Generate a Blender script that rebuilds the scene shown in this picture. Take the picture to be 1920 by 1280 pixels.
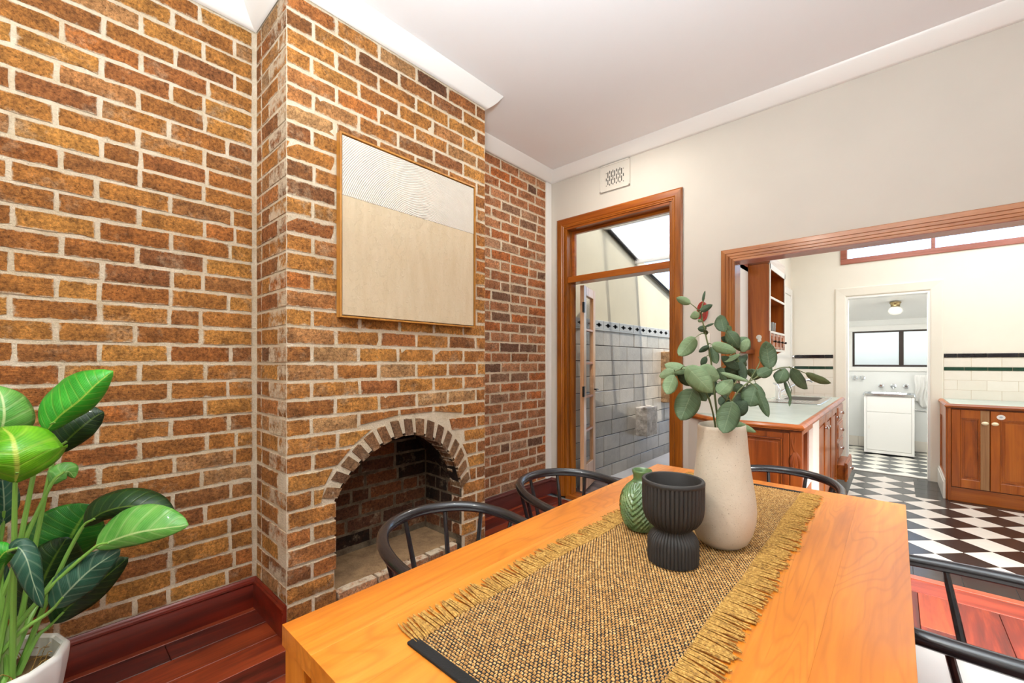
import bpy, bmesh, math, random
from mathutils import Vector, Matrix, noise
PI = math.pi
S = bpy.context.scene
for o in list(bpy.data.objects): bpy.data.objects.remove(o)
COL = S.collection
rnd = random.Random(7)

# ------------------------------------------------------------------ camera, world, lights
YAW = math.radians(42.05); FPX = 798.0; HOR = 678.0; EYE = 1.29
cam = bpy.data.cameras.new('camera'); cam.sensor_width = 36; cam.lens = 36*FPX/1920
cam.shift_y = (HOR-640)/1920; cam.clip_start = .02; cam.clip_end = 200
co = bpy.data.objects.new('camera', cam); COL.objects.link(co)
co.location = (0, 0, EYE); co.rotation_euler = (PI/2, 0, YAW); S.camera = co
S.view_settings.view_transform = 'Standard'; S.view_settings.look = 'None'
S.view_settings.gamma = 1; S.view_settings.use_curve_mapping = False
S.view_settings.exposure = -0.52

W = bpy.data.worlds.new('world'); S.world = W; W.use_nodes = True
wn = W.node_tree; bg = wn.nodes['Background']
sky = wn.nodes.new('ShaderNodeTexSky'); sky.sky_type = 'NISHITA'; sky.sun_disc = False
sky.sun_elevation = math.radians(58); sky.sun_rotation = math.radians(120); sky.dust_density = 2.5; sky.air_density = 1.0
wn.links.new(sky.outputs[0], bg.inputs[0]); bg.inputs[1].default_value = .9

def lamp(name, kind, loc, energy, color=(1, 1, 1), rot=(0, 0, 0), size=None, sy=None, angle=None, spread=None):
    l = bpy.data.lights.new(name, kind); l.energy = energy; l.color = color
    if kind == 'AREA':
        l.shape = 'RECTANGLE' if sy else 'DISK'; l.size = size
        if sy: l.size_y = sy
        if spread: l.spread = spread
    elif kind == 'SUN': l.angle = angle
    elif size: l.shadow_soft_size = size
    o = bpy.data.objects.new(name, l); COL.objects.link(o); o.location = loc; o.rotation_euler = rot
    return o
lamp('sun', 'SUN', (3, 0, 8), 11.0, (1, .95, .86), (math.radians(26), 0, math.radians(74)), angle=.01)
WARM = (1, .95, .85)
lamp('downlight_by_camera', 'AREA', (-.85, -.62, 3.11), 46, WARM, size=.13)
lamp('downlight_over_table', 'AREA', (-.75, .95, 3.11), 7, WARM, size=.13)
lamp('niche_fill', 'AREA', (-1.60, 2.70, 3.11), 20, WARM, size=.13)  # added lamp that lifts the brick niche, not a real fitting
lamp('downlight_right', 'AREA', (.75, .6, 3.11), 10, WARM, size=.13)
# daylight from the front window of the dining room (behind the camera); added lamps from the right
lamp('front_window_light', 'AREA', (-.35, -1.62, 1.75), 9, (.92, .97, 1), (PI/2, 0, 0), size=1.9, sy=1.7)
lamp('right_floor_fill', 'AREA', (1.85, 2.0, 1.9), 105, (1, .99, .97), Vector((-1.45, .85, -1.9)).to_track_quat('-Z', 'Y').to_euler(), size=.8, sy=1.0, spread=math.radians(58))  # aimed lamp added to brighten the floor at right; no door is built there
lamp('side_fill', 'AREA', (1.95, .9, 1.6), 9, (.97, .99, 1), (PI/2, 0, PI/2), size=1.6, sy=1.7)  # weak fill from the right side of the room
# unseen lamp facing up, added to whiten the ceiling
lamp('ceiling_fill', 'AREA', (-.2, .1, 1.9), 215, (.86, .95, 1), (PI, 0, 0), size=.5)
# kitchen skylight and hidden lamps added to brighten the laundry
lamp('kitchen_skylight', 'AREA', (.85, 5.0, 2.97), 84, (.95, .98, 1), size=2.2, sy=1.9)
lamp('laundry_fill', 'AREA', (-.1, 6.74, 2.14), 27, (1, 1, 1), size=.8, sy=.2)  # added fill, out of sight above the door head

lamp('laundry_side_fill', 'AREA', (.82, 7.3, 1.2), 6, (1, 1, 1), (PI/2, 0, PI/2), size=.9, sy=1.2)  # added side fill, out of sight behind the right jamb

# ------------------------------------------------------------------ helpers
def at(px, py, z):                       # a point seen at that pixel, z metres in front of the lens
    a = (px-960)/FPX*z; b = -(py-HOR)/FPX*z
    return Vector((-math.sin(YAW)*z+math.cos(YAW)*a, math.cos(YAW)*z+math.sin(YAW)*a, EYE+b))
def lin(h):
    h = h.lstrip('#'); c = [int(h[i:i+2], 16)/255 for i in (0, 2, 4)]
    return tuple(((x/12.92) if x <= .04045 else ((x+.055)/1.055)**2.4) for x in c)+(1,)

class MB:
    def __init__(s): s.v = []; s.f = []; s.uv = None
    def add(s, vs, fs):
        b = len(s.v); s.v += [tuple(p) for p in vs]; s.f += [tuple(i+b for i in f) for f in fs]; return s
    def box(s, a, b):
        x0, y0, z0 = (min(a[i], b[i]) for i in range(3)); x1, y1, z1 = (max(a[i], b[i]) for i in range(3))
        return s.add([(x0, y0, z0), (x1, y0, z0), (x1, y1, z0), (x0, y1, z0), (x0, y0, z1), (x1, y0, z1), (x1, y1, z1), (x0, y1, z1)],
                     [(0, 3, 2, 1), (4, 5, 6, 7), (0, 1, 5, 4), (1, 2, 6, 5), (2, 3, 7, 6), (3, 0, 4, 7)])
    def tube(s, pts, r, n=8, cap=True, flat=1.0):
        pts = [Vector(p) for p in pts]; m = len(pts)
        rs = r if isinstance(r, (list, tuple)) else [r]*m
        t0 = (pts[1]-pts[0]).normalized()
        u = t0.orthogonal().normalized()
        if abs(t0.z) < .9: u = (Vector((0, 0, 1))-t0*t0.z).normalized()
        vs = []
        for i, p in enumerate(pts):
            t = (pts[min(i+1, m-1)]-pts[max(i-1, 0)]).normalized()
            u = (u-t*u.dot(t)).normalized(); w = t.cross(u)
            for k in range(n):
                a = 2*PI*k/n
                vs.append(p+(u*math.cos(a)*flat+w*math.sin(a))*rs[i])
        fs = [(i*n+k, i*n+(k+1) % n, (i+1)*n+(k+1) % n, (i+1)*n+k) for i in range(m-1) for k in range(n)]
        if cap: fs += [tuple(range(n-1, -1, -1)), tuple((m-1)*n+k for k in range(n))]
        return s.add(vs, fs)
    def lathe(s, prof, c=(0, 0, 0), n=32, rfun=None, closed=False):
        vs = []
        for i, (r, z) in enumerate(prof):
            for k in range(n):
                a = 2*PI*k/n; rr = rfun(r, z, a, i) if rfun else r
                vs.append((c[0]+rr*math.cos(a), c[1]+rr*math.sin(a), c[2]+z))
        m = len(prof)
        fs = [(i*n+k, i*n+(k+1) % n, (i+1)*n+(k+1) % n, (i+1)*n+k) for i in range(m-1) for k in range(n)]
        if not closed:
            if prof[0][0] > 1e-5: fs.append(tuple(range(n-1, -1, -1)))
            if prof[-1][0] > 1e-5: fs.append(tuple((m-1)*n+k for k in range(n)))
        return s.add(vs, fs)
    def prism(s, poly, f0, f1):            # poly: 2D points, f0/f1 map a 2D point to the two 3D ends
        n = len(poly); vs = [f0(p) for p in poly]+[f1(p) for p in poly]
        return s.add(vs, [tuple(range(n)), tuple(range(2*n-1, n-1, -1))]+[(i, i+n, (i+1) % n+n, (i+1) % n) for i in range(n)])
    def sweep(s, path, prof, closed=False):  # plan path, profile of (offset to the left of travel, z), mitred
        P = [Vector(p) for p in path]; m = len(P); vs = []; k = len(prof)
        for i in range(m):
            d0 = (P[i]-P[i-1]).normalized() if i else None; d1 = (P[i+1]-P[i]).normalized() if i < m-1 else None
            d0 = d0 or d1; d1 = d1 or d0
            n0 = Vector((-d0.y, d0.x)); n1 = Vector((-d1.y, d1.x)); b = (n0+n1); b = b/(b.dot(n0))
            for (o, z) in prof: vs.append((P[i].x+b.x*o, P[i].y+b.y*o, z))
        fs = [(i*k+j, i*k+(j+1) % k, (i+1)*k+(j+1) % k, (i+1)*k+j) for i in range(m-1) for j in range(k)]
        fs += [tuple(range(k-1, -1, -1)), tuple((m-1)*k+j for j in range(k))]
        return s.add(vs, fs)

def org(o):
    p = Vector((0, 0, 0))
    while o: p += o.location; o = o.parent
    return p
def obj(name, mb, mat, parent=None, bevel=0, smooth=False, seg=2, local=False, loc=None, angle=35, uv=None):
    me = bpy.data.meshes.new(name)
    if loc is not None: v = [tuple(Vector(p)-Vector(loc)) for p in mb.v]
    elif parent is not None and not local:
        d = org(parent); v = [tuple(Vector(p)-d) for p in mb.v]
    else: v = mb.v
    me.from_pydata(v, [], mb.f)
    bm = bmesh.new(); bm.from_mesh(me)
    if uv is None and mb.uv is None: bmesh.ops.recalc_face_normals(bm, faces=bm.faces)
    if bevel:
        es = [e for e in bm.edges if len(e.link_faces) == 2 and e.calc_face_angle(0) > math.radians(angle)]
        bmesh.ops.bevel(bm, geom=es, offset=bevel, segments=seg, profile=.6, affect='EDGES', clamp_overlap=True)
    bm.to_mesh(me); bm.free()
    if mb.uv:
        L = me.uv_layers.new(name='uv')
        for l in me.loops: L.data[l.index].uv = mb.uv[l.vertex_index]
    if smooth:
        me.polygons.foreach_set('use_smooth', [True]*len(me.polygons))
        try: me.set_sharp_from_angle(angle=math.radians(40))
        except Exception: pass
    me.materials.append(mat)
    o = bpy.data.objects.new(name, me); COL.objects.link(o)
    if loc is not None: o.location = Vector(loc)-(org(parent) if parent is not None else Vector())
    if parent is not None: o.parent = parent
    return o
def mesh_of(name, mb, mat, smooth=False):
    me = bpy.data.meshes.new(name); me.from_pydata(mb.v, [], mb.f)
    bm = bmesh.new(); bm.from_mesh(me); bmesh.ops.recalc_face_normals(bm, faces=bm.faces); bm.to_mesh(me); bm.free()
    if smooth: me.polygons.foreach_set('use_smooth', [True]*len(me.polygons))
    me.materials.append(mat); return me
def inst(name, me, loc, rot=(0, 0, 0), scale=(1, 1, 1), parent=None):
    o = bpy.data.objects.new(name, me); COL.objects.link(o)
    o.location = Vector(loc)-(org(parent) if parent is not None else Vector()); o.rotation_euler = rot; o.scale = scale
    if parent is not None: o.parent = parent
    return o
def tag(o, label, cat, group=None):
    o['label'] = label; o['category'] = cat
    if group: o['group'] = group
    return o
def thing(name, label, cat, loc=(0, 0, 0), group=None):
    o = bpy.data.objects.new(name, None); COL.objects.link(o); o.location = loc; o.empty_display_size = .05
    return tag(o, label, cat, group)
def struct(o): o['kind'] = 'structure'; return o
def stuff(o): o['kind'] = 'stuff'; return o
def sempty(name, loc=(0, 0, 0)):
    o = bpy.data.objects.new(name, None); COL.objects.link(o); o.location = loc; return struct(o)
def copy_tree(o, parent=None):
    c = o.copy(); COL.objects.link(c)
    if parent is not None: c.parent = parent
    for ch in list(o.children): copy_tree(ch, c)
    return c
def bez(pts, n):                         # smooth curve through the points (Catmull-Rom)
    P = [Vector(p) for p in pts]; P = [P[0]*2-P[1]]+P+[P[-1]*2-P[-2]]; out = []
    m = len(P)-3
    for i in range(n+1):
        t = i/n*m; k = min(int(t), m-1); t -= k; a, b, c, d = P[k:k+4]
        out.append(.5*((2*b)+(c-a)*t+(2*a-5*b+4*c-d)*t*t+(3*b-a-3*c+d)*t**3))
    return out

# ------------------------------------------------------------------ materials
class NT:
    def __init__(s, name):
        s.m = bpy.data.materials.new(name); s.m.use_nodes = True; s.t = s.m.node_tree
        s.b = s.t.nodes['Principled BSDF']; s.L = s.t.links
    def n(s, typ, props=None, **ins):
        nd = s.t.nodes.new('ShaderNode'+typ)
        for k, v in (props or {}).items(): setattr(nd, k, v)
        for k, v in ins.items(): s.put(nd, int(k[1:]) if k[0] == 'i' and k[1:].isdigit() else k.replace('_', ' '), v)
        return nd
    def put(s, nd, key, v):
        sock = nd.inputs[key]
        if isinstance(v, bpy.types.NodeSocket): s.L.new(v, sock)
        else: sock.default_value = v
    def set(s, **kw):
        for k, v in kw.items(): s.put(s.b, k.replace('_', ' '), v)
        return s
    def coord(s, kind='Object'): return s.n('TexCoord').outputs[kind]
    def mapping(s, vec, scale=(1, 1, 1), loc=(0, 0, 0), rot=(0, 0, 0)):
        return s.n('Mapping', Vector=vec, Scale=scale, Location=loc, Rotation=rot).outputs[0]
    def noise(s, vec, scale, detail=4, rough=.55, dist=0):
        return s.n('TexNoise', Vector=vec, Scale=scale, Detail=detail, Roughness=rough, Distortion=dist).outputs[0]
    def ramp(s, fac, stops):
        r = s.n('ValToRGB', Fac=fac); e = r.color_ramp.elements
        while len(e) > 1: e.remove(e[-1])
        for i, (p, c) in enumerate(stops):
            x = e[0] if i == 0 else e.new(p)
            x.position = p; x.color = c if not isinstance(c, str) else lin(c)
        return r.outputs[0]
    def mix(s, fac, a, b, mode='MIX'):
        x = s.n('Mix', {'data_type': 'RGBA', 'blend_type': mode})
        for k, v in ((0, fac), (6, a), (7, b)):
            v = lin(v) if isinstance(v, str) else v
            s.put(x, k, v)
        return x.outputs[2]
    def math(s, op, a, b=0.0, c=0.0):
        x = s.n('Math', {'operation': op}); s.put(x, 0, a); s.put(x, 1, b)
        s.put(x, 2, c); return x.outputs[0]
    def bump(s, h, strength=.3, dist=.01):
        s.put(s.b, 'Normal', s.n('Bump', Strength=strength, Distance=dist, Height=h).outputs[0]); return s
    def world(s): return s.n('NewGeometry').outputs['Position']
    def orand(s): return s.n('ObjectInfo').outputs['Random']

def plain(name, col, rough=.5, metal=0, spec=.5, coat=0, bump=0, bscale=60, emit=0):
    t = NT(name); t.set(Base_Color=lin(col), Roughness=rough, Metallic=metal, Specular_IOR_Level=spec, Coat_Weight=coat)
    if bump: t.bump(t.noise(t.coord(), bscale), bump, .003)
    if emit: t.set(Emission_Color=lin(col), Emission_Strength=emit)
    return t.m
def paint(name, col, rough=.55, var=.04, bump=.05):
    t = NT(name); p = t.world(); c = lin(col)
    d = tuple(x*(1-var*2) for x in c[:3])+(1,)
    t.set(Base_Color=t.ramp(t.noise(p, 1.3, 5), [(.3, d), (.7, c)]), Roughness=rough)
    t.bump(t.noise(p, 90, 3), bump, .002); return t.m
def wood(name, dark, mid, light, axis='z', scale=1.0, rough=.35, coat=.2, spread=.15, grain=.25, lines=0):
    t = NT(name); c = t.coord(); r = t.orand()
    off = t.n('CombineXYZ', X=t.math('MULTIPLY', r, 37.0), Y=t.math('MULTIPLY', r, 11.0), Z=t.math('MULTIPLY', r, 23.0)).outputs[0]
    v = t.n('VectorMath', {'operation': 'ADD'}, i0=c, i1=off).outputs[0]
    k = {'x': (.9, 9, 9), 'y': (9, .9, 9), 'z': (9, 9, .9)}[axis]
    k2 = {'x': (3, 110, 110), 'y': (110, 3, 110), 'z': (110, 110, 3)}[axis]
    a = t.noise(t.mapping(v, tuple(x*scale for x in k)), 1.0, 5, .6, 1.6)
    b = t.noise(t.mapping(v, tuple(x*scale for x in k2)), 1.0, 3, .6)
    f = t.math('ADD', t.math('MULTIPLY', a, 1-grain), t.math('MULTIPLY', b, grain))
    f = t.math('ADD', f, t.math('MULTIPLY', t.math('SUBTRACT', r, .5), spread))
    col = t.ramp(f, [(.3, dark), (.48, mid), (.68, light)])
    if lines:                              # flowing growth-ring figure of a flat-sawn board
        k3 = {'x': (.8, 5.5, 5.5), 'y': (5.5, .8, 5.5), 'z': (5.5, 5.5, .8)}[axis]
        g = t.noise(t.mapping(v, k3), 1.0, 2, .45, .6)
        rg = t.math('POWER', t.math('ABSOLUTE', t.math('SINE', t.math('MULTIPLY', g, 75.0))), 9.0)
        pore = t.noise(t.mapping(v, tuple(x*1.6 for x in k2)), 1.0, 2, .5)
        col = t.mix(t.math('MULTIPLY', rg, lines), col, dark)
        col = t.mix(t.ramp(pore, [(.66, (0, 0, 0, 1)), (.74, (.5, .5, .5, 1))]), col, dark)
    t.set(Base_Color=col, Roughness=rough, Coat_Weight=coat, Coat_Roughness=.15)
    t.bump(b, .08, .002); return t.m

def brick_mat(name, stops, mortar='#e2d0b4', smear=.5, soot=0):
    t = NT(name); p = t.world(); g = t.n('TexCoord').outputs['Generated']; r = t.orand()
    base = t.ramp(r, stops)
    n1 = t.noise(p, 13, 6, .65); n2 = t.noise(p, 95, 5, .7)
    drag = t.noise(t.mapping(p, (14, 14, 60)), 3.2, 4, .7)
    base = t.mix(t.ramp(n1, [(.40, (0, 0, 0, 1)), (.66, (.85, .85, .85, 1))]), base, t.mix(.65, base, (.075, .030, .012, 1)))
    base = t.mix(t.ramp(t.noise(p, 7, 5, .7), [(.56, (0, 0, 0, 1)), (.70, (.45, .45, .45, 1))]), base, (.52, .40, .27, 1))
    base = t.mix(.95, base, t.ramp(t.noise(p, 75, 6, .78), [(.32, (.22, .18, .15, 1)), (.46, (.74, .71, .68, 1)), (.56, (1.12, 1.1, 1.06, 1)), (.68, (1.5, 1.42, 1.3, 1))]), 'MULTIPLY')
    n4 = t.noise(p, 120, 3, .65)
    base = t.mix(t.ramp(n4, [(.62, (0, 0, 0, 1)), (.69, (.8, .8, .8, 1))]), base, (.045, .02, .01, 1))
    base = t.mix(t.ramp(drag, [(.66, (0, 0, 0, 1)), (.71, (.75, .75, .75, 1))]), base, (.05, .022, .012, 1))
    # mortar dragged over the edges of the face and, here and there, over the face
    s = t.n('SeparateXYZ', Vector=g)
    ex = t.math('MULTIPLY', t.math('ABSOLUTE', t.math('SUBTRACT', s.outputs[0], .5)), 2.0)
    ez = t.math('MULTIPLY', t.math('ABSOLUTE', t.math('SUBTRACT', s.outputs[2], .5)), 2.0)
    e = t.math('MAXIMUM', t.math('POWER', ex, 16.0), t.math('POWER', ez, 5.0))
    n3 = t.noise(p, 24, 6, .7)
    k = t.math('ADD', t.math('MULTIPLY', e, .34), n3)
    k = t.math('ADD', k, t.math('MULTIPLY', t.noise(p, 2.6, 3), .32*smear))
    k = t.math('SUBTRACT', k, t.math('MULTIPLY', n2, .12))
    f = t.ramp(k, [(.74-.08*smear, (0, 0, 0, 1)), (.90, (.9, .9, .9, 1))])
    base = t.mix(f, base, mortar)
    if soot: base = t.mix(soot, base, (.006, .005, .005, 1))
    t.set(Base_Color=base, Roughness=.85, Specular_IOR_Level=.25)
    h = t.math('ADD', t.math('MULTIPLY', n2, .6), t.math('MULTIPLY', t.noise(t.mapping(p, (20, 20, 70)), 3, 5, .7), .9))
    t.bump(h, 1.0, .009); return t.m
BR = [(0, '#a2683a'), (.12, '#c68442'), (.3, '#d89a4e'), (.45, '#b4703a'), (.6, '#cc8a46'), (.70, '#a06840'), (.82, '#d08040'), (.90, '#c89a68'), (.96, '#b87a44'), (1, '#704c38')]
BN = [(0, '#a06a48'), (.2, '#c8865c'), (.4, '#d69a70'), (.55, '#b87a54'), (.7, '#d27a40'), (.85, '#c89a78'), (1, '#7d5a48')]
M = {}
M['brick'] = brick_mat('brick_face', BR)
M['brick_chimney'] = brick_mat('brick_chimney_face', BR, smear=.55)
M['brick_niche'] = brick_mat('brick_niche_face', BN, smear=.7)
M['brick_arch'] = brick_mat('brick_arch_face', [(0, '#7d5c44'), (.5, '#94704f'), (1, '#a5724a')], smear=.75)
M['brick_fire'] = brick_mat('brick_firebox_face', [(0, '#5b3a28'), (.3, '#7a4c30'), (.6, '#8a5330'), (.85, '#6b4634'), (1, '#3c2a22')], mortar='#8d7c68', smear=.55)
M['brick_soot'] = brick_mat('brick_sooty_face', [(0, '#1a1411'), (.6, '#2a1d17'), (1, '#3a2419')], mortar='#6a5b4c', smear=.15)
def mortar_mat(name, c, d):
    t = NT(name); p = t.world()
    n = t.noise(p, 9, 6, .65); n2 = t.noise(p, 120, 4, .7); n5 = t.noise(p, 42, 5, .7)
    col = t.ramp(n, [(.3, d), (.62, c)])
    col = t.mix(t.ramp(n5, [(.64, (0, 0, 0, 1)), (.74, (.7, .7, .7, 1))]), col, (.05, .035, .025, 1))
    col = t.mix(.3, col, t.ramp(n2, [(.3, (.45, .42, .4, 1)), (.6, (1, 1, 1, 1))]), 'MULTIPLY')
    t.set(Base_Color=col, Roughness=.95, Specular_IOR_Level=.15)
    t.bump(t.math('ADD', n2, t.math('MULTIPLY', n5, 1.5)), .9, .008); return t.m
M['mortar'] = mortar_mat('lime_mortar', '#ecdcc4', '#d6c2a2')
M['mortar_dark'] = mortar_mat('sooty_mortar', '#8a7963', '#4a3e34')
M['cement'] = mortar_mat('hearth_cement', '#b3906a', '#84664a')
M['cream'] = paint('cream_wall_paint', '#d2cbc0', .6)
M['kcream'] = paint('kitchen_wall_paint', '#f6efe0', .5)
M['white'] = paint('white_paint', '#f1efea', .35, .02, .03)
M['ceil'] = paint('ceiling_paint', '#f4f5f6', .42, .015, .02)
M['lwhite'] = paint('laundry_paint', '#f4f5f1', .4, .02, .02)
M['gloss_white'] = plain('gloss_white_enamel', '#f4f3ee', .25)
M['jarrah'] = wood('jarrah_floorboard', '#330d04', '#5a190a', '#8a3616', 'y', 1, .42, .05, .30)
M['skirt'] = wood('jarrah_skirting', '#3f0c03', '#641706', '#7e2410', 'y', .7, .34, .25, .06)
M['skirt_dark'] = wood('dull_skirting', '#3c1714', '#57241f', '#6b332b', 'y', .7, .4, .2, .06)
M['table'] = wood('honey_table_timber', '#a4580c', '#c6721a', '#d88a32', 'y', .5, .38, .15, .06, .30, .42)
M['table_x'] = wood('honey_table_timber_cross', '#a4580c', '#c6721a', '#d88a32', 'x', .5, .38, .15, .06, .30)
M['table_z'] = wood('honey_table_timber_upright', '#a4580c', '#c6721a', '#d88a32', 'z', .5, .38, .15, .06, .30)
M['frame_z'] = wood('varnished_frame_upright', '#5e2f04', '#8a4a0a', '#a86416', 'z', 1, .3, .3, .05)
M['frame_x'] = wood('varnished_frame_across', '#6a3406', '#93480c', '#ad6218', 'x', 1, .3, .3, .05)
M['kit_z'] = wood('kitchen_timber_upright', '#682e06', '#9c4e0e', '#b8661c', 'z', 1, .35, .2, .08)
M['kit_x'] = wood('kitchen_timber_across', '#682e06', '#9c4e0e', '#b8661c', 'x', 1, .35, .2, .08)
M['kit_y'] = wood('kitchen_timber_along', '#682e06', '#9c4e0e', '#b8661c', 'y', 1, .35, .2, .08)
M['kit_dark'] = wood('kitchen_timber_dark', '#4e1e04', '#74340a', '#8c4612', 'z', 1, .35, .2, .08)
M['red_wood'] = wood('red_window_timber', '#8a4a34', '#a96350', '#b8776a', 'x', 1, .35, .2, .05)
M['deck'] = wood('weathered_deck', '#4a3a34', '#66534b', '#7d685e', 'x', 1, .5, 0, .2)
M['oak'] = wood('oak_picture_frame', '#8d5418', '#b1762c', '#c58d42', 'z', 1, .4, .1, .02)
M['black'] = plain('black_lacquer', '#17161a', .27, spec=.6, coat=.3)
M['seat'] = plain('white_seat_pad', '#f1efec', .5)
M['chrome'] = plain('chrome', '#dfe2e6', .08, 1)
M['steel'] = plain('brushed_steel', '#cfd3d4', .2, 1)
M['porcelain'] = plain('cream_porcelain', '#f0e2c0', .2)
M['iron'] = plain('dark_iron', '#2b2724', .4, .8)
M['plastic'] = plain('white_plastic', '#ece8df', .35)
M['red'] = plain('red_enamel', '#9c2a1c', .3)
M['dark_plastic'] = plain('bronze_aluminium', '#3a302b', .35, .3)
M['sill'] = plain('pale_sill', '#e6e2d8', .4)
t = NT('laminate_worktop'); p = t.world()
t.set(Base_Color=t.ramp(t.noise(p, 6, 4), [(.3, '#a9b8b0'), (.7, '#b8c6bd')]), Roughness=.2); M['laminate'] = t.m
t = NT('window_glass'); t.set(Base_Color=(.95, .97, .97, 1), Roughness=.02, Transmission_Weight=1, IOR=1.02, Specular_IOR_Level=.5, Alpha=.35); M['glass'] = t.m
t = NT('frosted_glass'); t.set(Base_Color=(.97, .98, .98, 1), Roughness=.6, Transmission_Weight=.9, IOR=1.1); M['frost'] = t.m
M['tumbler'] = plain('clear_tumbler', '#dfe6e6', .05); M['tumbler'].node_tree.nodes['Principled BSDF'].inputs['Transmission Weight'].default_value = .85
M['plate'] = plain('slate_blue_glaze', '#33434c', .2)
def tile_mat(name, a, b, rough):
    t = NT(name); r = t.orand(); p = t.world()
    f = t.math('ADD', t.math('MULTIPLY', t.noise(p, 14, 4), .6), t.math('MULTIPLY', r, .4))
    t.set(Base_Color=t.ramp(f, [(.25, a), (.75, b)]), Roughness=rough); t.bump(t.noise(p, 30, 4), .06, .002); return t.m
M['tile_w'] = tile_mat('cream_floor_tile', '#d9d0c4', '#e8e0d5', .22)
M['tile_b'] = tile_mat('black_floor_tile', '#1d1a1a', '#35302e', .2)
M['tile_g'] = tile_mat('grey_laundry_tile', '#4a4d4c', '#5c5f5d', .3)
M['tile_c'] = tile_mat('cream_laundry_tile', '#e6e2d4', '#efebdf', .3)
M['grout'] = plain('floor_grout', '#6f6963', .9)
M['wtile'] = tile_mat('white_wall_tile', '#f0e8da', '#f6efe3', .12)
M['btile'] = tile_mat('black_dado_tile', '#141417', '#26232a', .12)
M['gtile'] = tile_mat('green_dado_tile', '#16352a', '#224a38', .12)
M['wgrout'] = plain('wall_grout', '#d3bfa5', .9)
t = NT('block_paint'); p = t.world(); r = t.orand()
f = t.math('ADD', t.math('MULTIPLY', t.noise(p, 10, 5), .6), t.math('MULTIPLY', r, .4))
t.set(Base_Color=t.ramp(f, [(.3, '#908a80'), (.7, '#aca498')]), Roughness=.28, Coat_Weight=.5, Coat_Roughness=.2)
t.bump(t.noise(p, 55, 5, .7), .5, .006); M['block'] = t.m
M['joint'] = plain('block_joint', '#2a2a2b', .8)
M['render_wall'] = paint('grey_render', '#c4bca4', .8, .08, .3)
M['breeze'] = paint('breeze_block_paint', '#a3a5a3', .5, .05, .3)
M['hole'] = plain('block_void', '#0a0a0a', .9)
M['concrete'] = paint('pale_concrete', '#d8d2c8', .8, .06, .3)
t = NT('corrugated_sheet'); t.set(Base_Color=lin('#e9ebe6'), Roughness=.4, Transmission_Weight=.0, Alpha=1)
tr = t.n('BsdfTranslucent', Color=lin('#f4f5f0')); mx = t.n('MixShader', Fac=.7); t.L.new(t.b.outputs[0], mx.inputs[1]); t.L.new(tr.outputs[0], mx.inputs[2])
clear = t.n('BsdfTransparent'); m2 = t.n('MixShader', Fac=.45); t.L.new(mx.outputs[0], m2.inputs[1]); t.L.new(clear.outputs[0], m2.inputs[2])
t.L.new(m2.outputs[0], t.t.nodes['Material Output'].inputs[0]); M['sheet'] = t.m
# speckled stoneware
t = NT('speckled_stoneware'); p = t.coord()
sp = t.ramp(t.noise(p, 330, 2, .6), [(.66, (0, 0, 0, 1)), (.72, (.8, .8, .8, 1))])
t.set(Base_Color=t.mix(sp, t.ramp(t.noise(p, 7, 4), [(.3, '#c3b5a0'), (.7, '#d3c7b5')]), (.13, .09, .06, 1)), Roughness=.55)
t.bump(t.noise(p, 120, 4), .25, .003); M['stoneware'] = t.m
M['charcoal'] = plain('charcoal_ceramic', '#2b2826', .6, bump=.1, bscale=150)
t = NT('green_glaze'); p = t.coord()
t.set(Base_Color=t.ramp(t.noise(p, 18, 5), [(.3, '#3f5a34'), (.55, '#5f7a4c'), (.78, '#8f9a6c')]), Roughness=.25, Coat_Weight=.4); M['glaze'] = t.m
# jute and black cotton of the runner
t = NT('jute_pips'); p = t.world()
t.set(Base_Color=t.ramp(t.noise(p, 210, 3, .7), [(.3, '#7a5024'), (.5, '#b88848'), (.68, '#e2c084')]), Roughness=.8); M['pip'] = t.m
t = NT('jute_fringe'); p = t.world()
t.set(Base_Color=t.ramp(t.noise(p, 160, 4, .7), [(.3, '#64441a'), (.52, '#a67c36'), (.7, '#d0a85e')]), Roughness=.85); M['jute'] = t.m
M['cotton'] = plain('black_cotton', '#0d0b0a', .9, bump=.4, bscale=400)
# painting
t = NT('ribbed_white_plaster'); p = t.coord()
v = t.n('VectorMath', {'operation': 'DISTANCE'}, i0=t.mapping(p, (0, 1, 1)), i1=(0, .09, -.02)).outputs['Value']
v = t.math('ADD', v, t.math('MULTIPLY', t.noise(p, 4, 2), .02))
w = t.math('SINE', t.math('MULTIPLY', v, 690.0))
w = t.math('MULTIPLY', w, t.ramp(t.noise(p, 5, 3), [(.35, (.25, .25, .25, 1)), (.6, (1, 1, 1, 1))]))
t.set(Base_Color=t.ramp(t.noise(p, 5, 4), [(.3, '#cfc5b7'), (.7, '#dcd3c7')]), Roughness=.7); t.bump(w, .55, .004); M['plaster_w'] = t.m
t = NT('beige_plaster'); p = t.coord()
n = t.noise(p, 26, 7, .75); n2 = t.noise(t.mapping(p, (1, 5, 1.2)), 4, 4, .6)
t.set(Base_Color=t.ramp(t.math('ADD', t.math('MULTIPLY', n, .4), t.math('MULTIPLY', n2, .6)), [(.35, '#c6b08f'), (.6, '#d0bd9f')]), Roughness=.75)
t.bump(t.ramp(n, [(.5, (0, 0, 0, 1)), (.75, (1, 1, 1, 1))]), .5, .006); M['plaster_b'] = t.m
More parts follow.
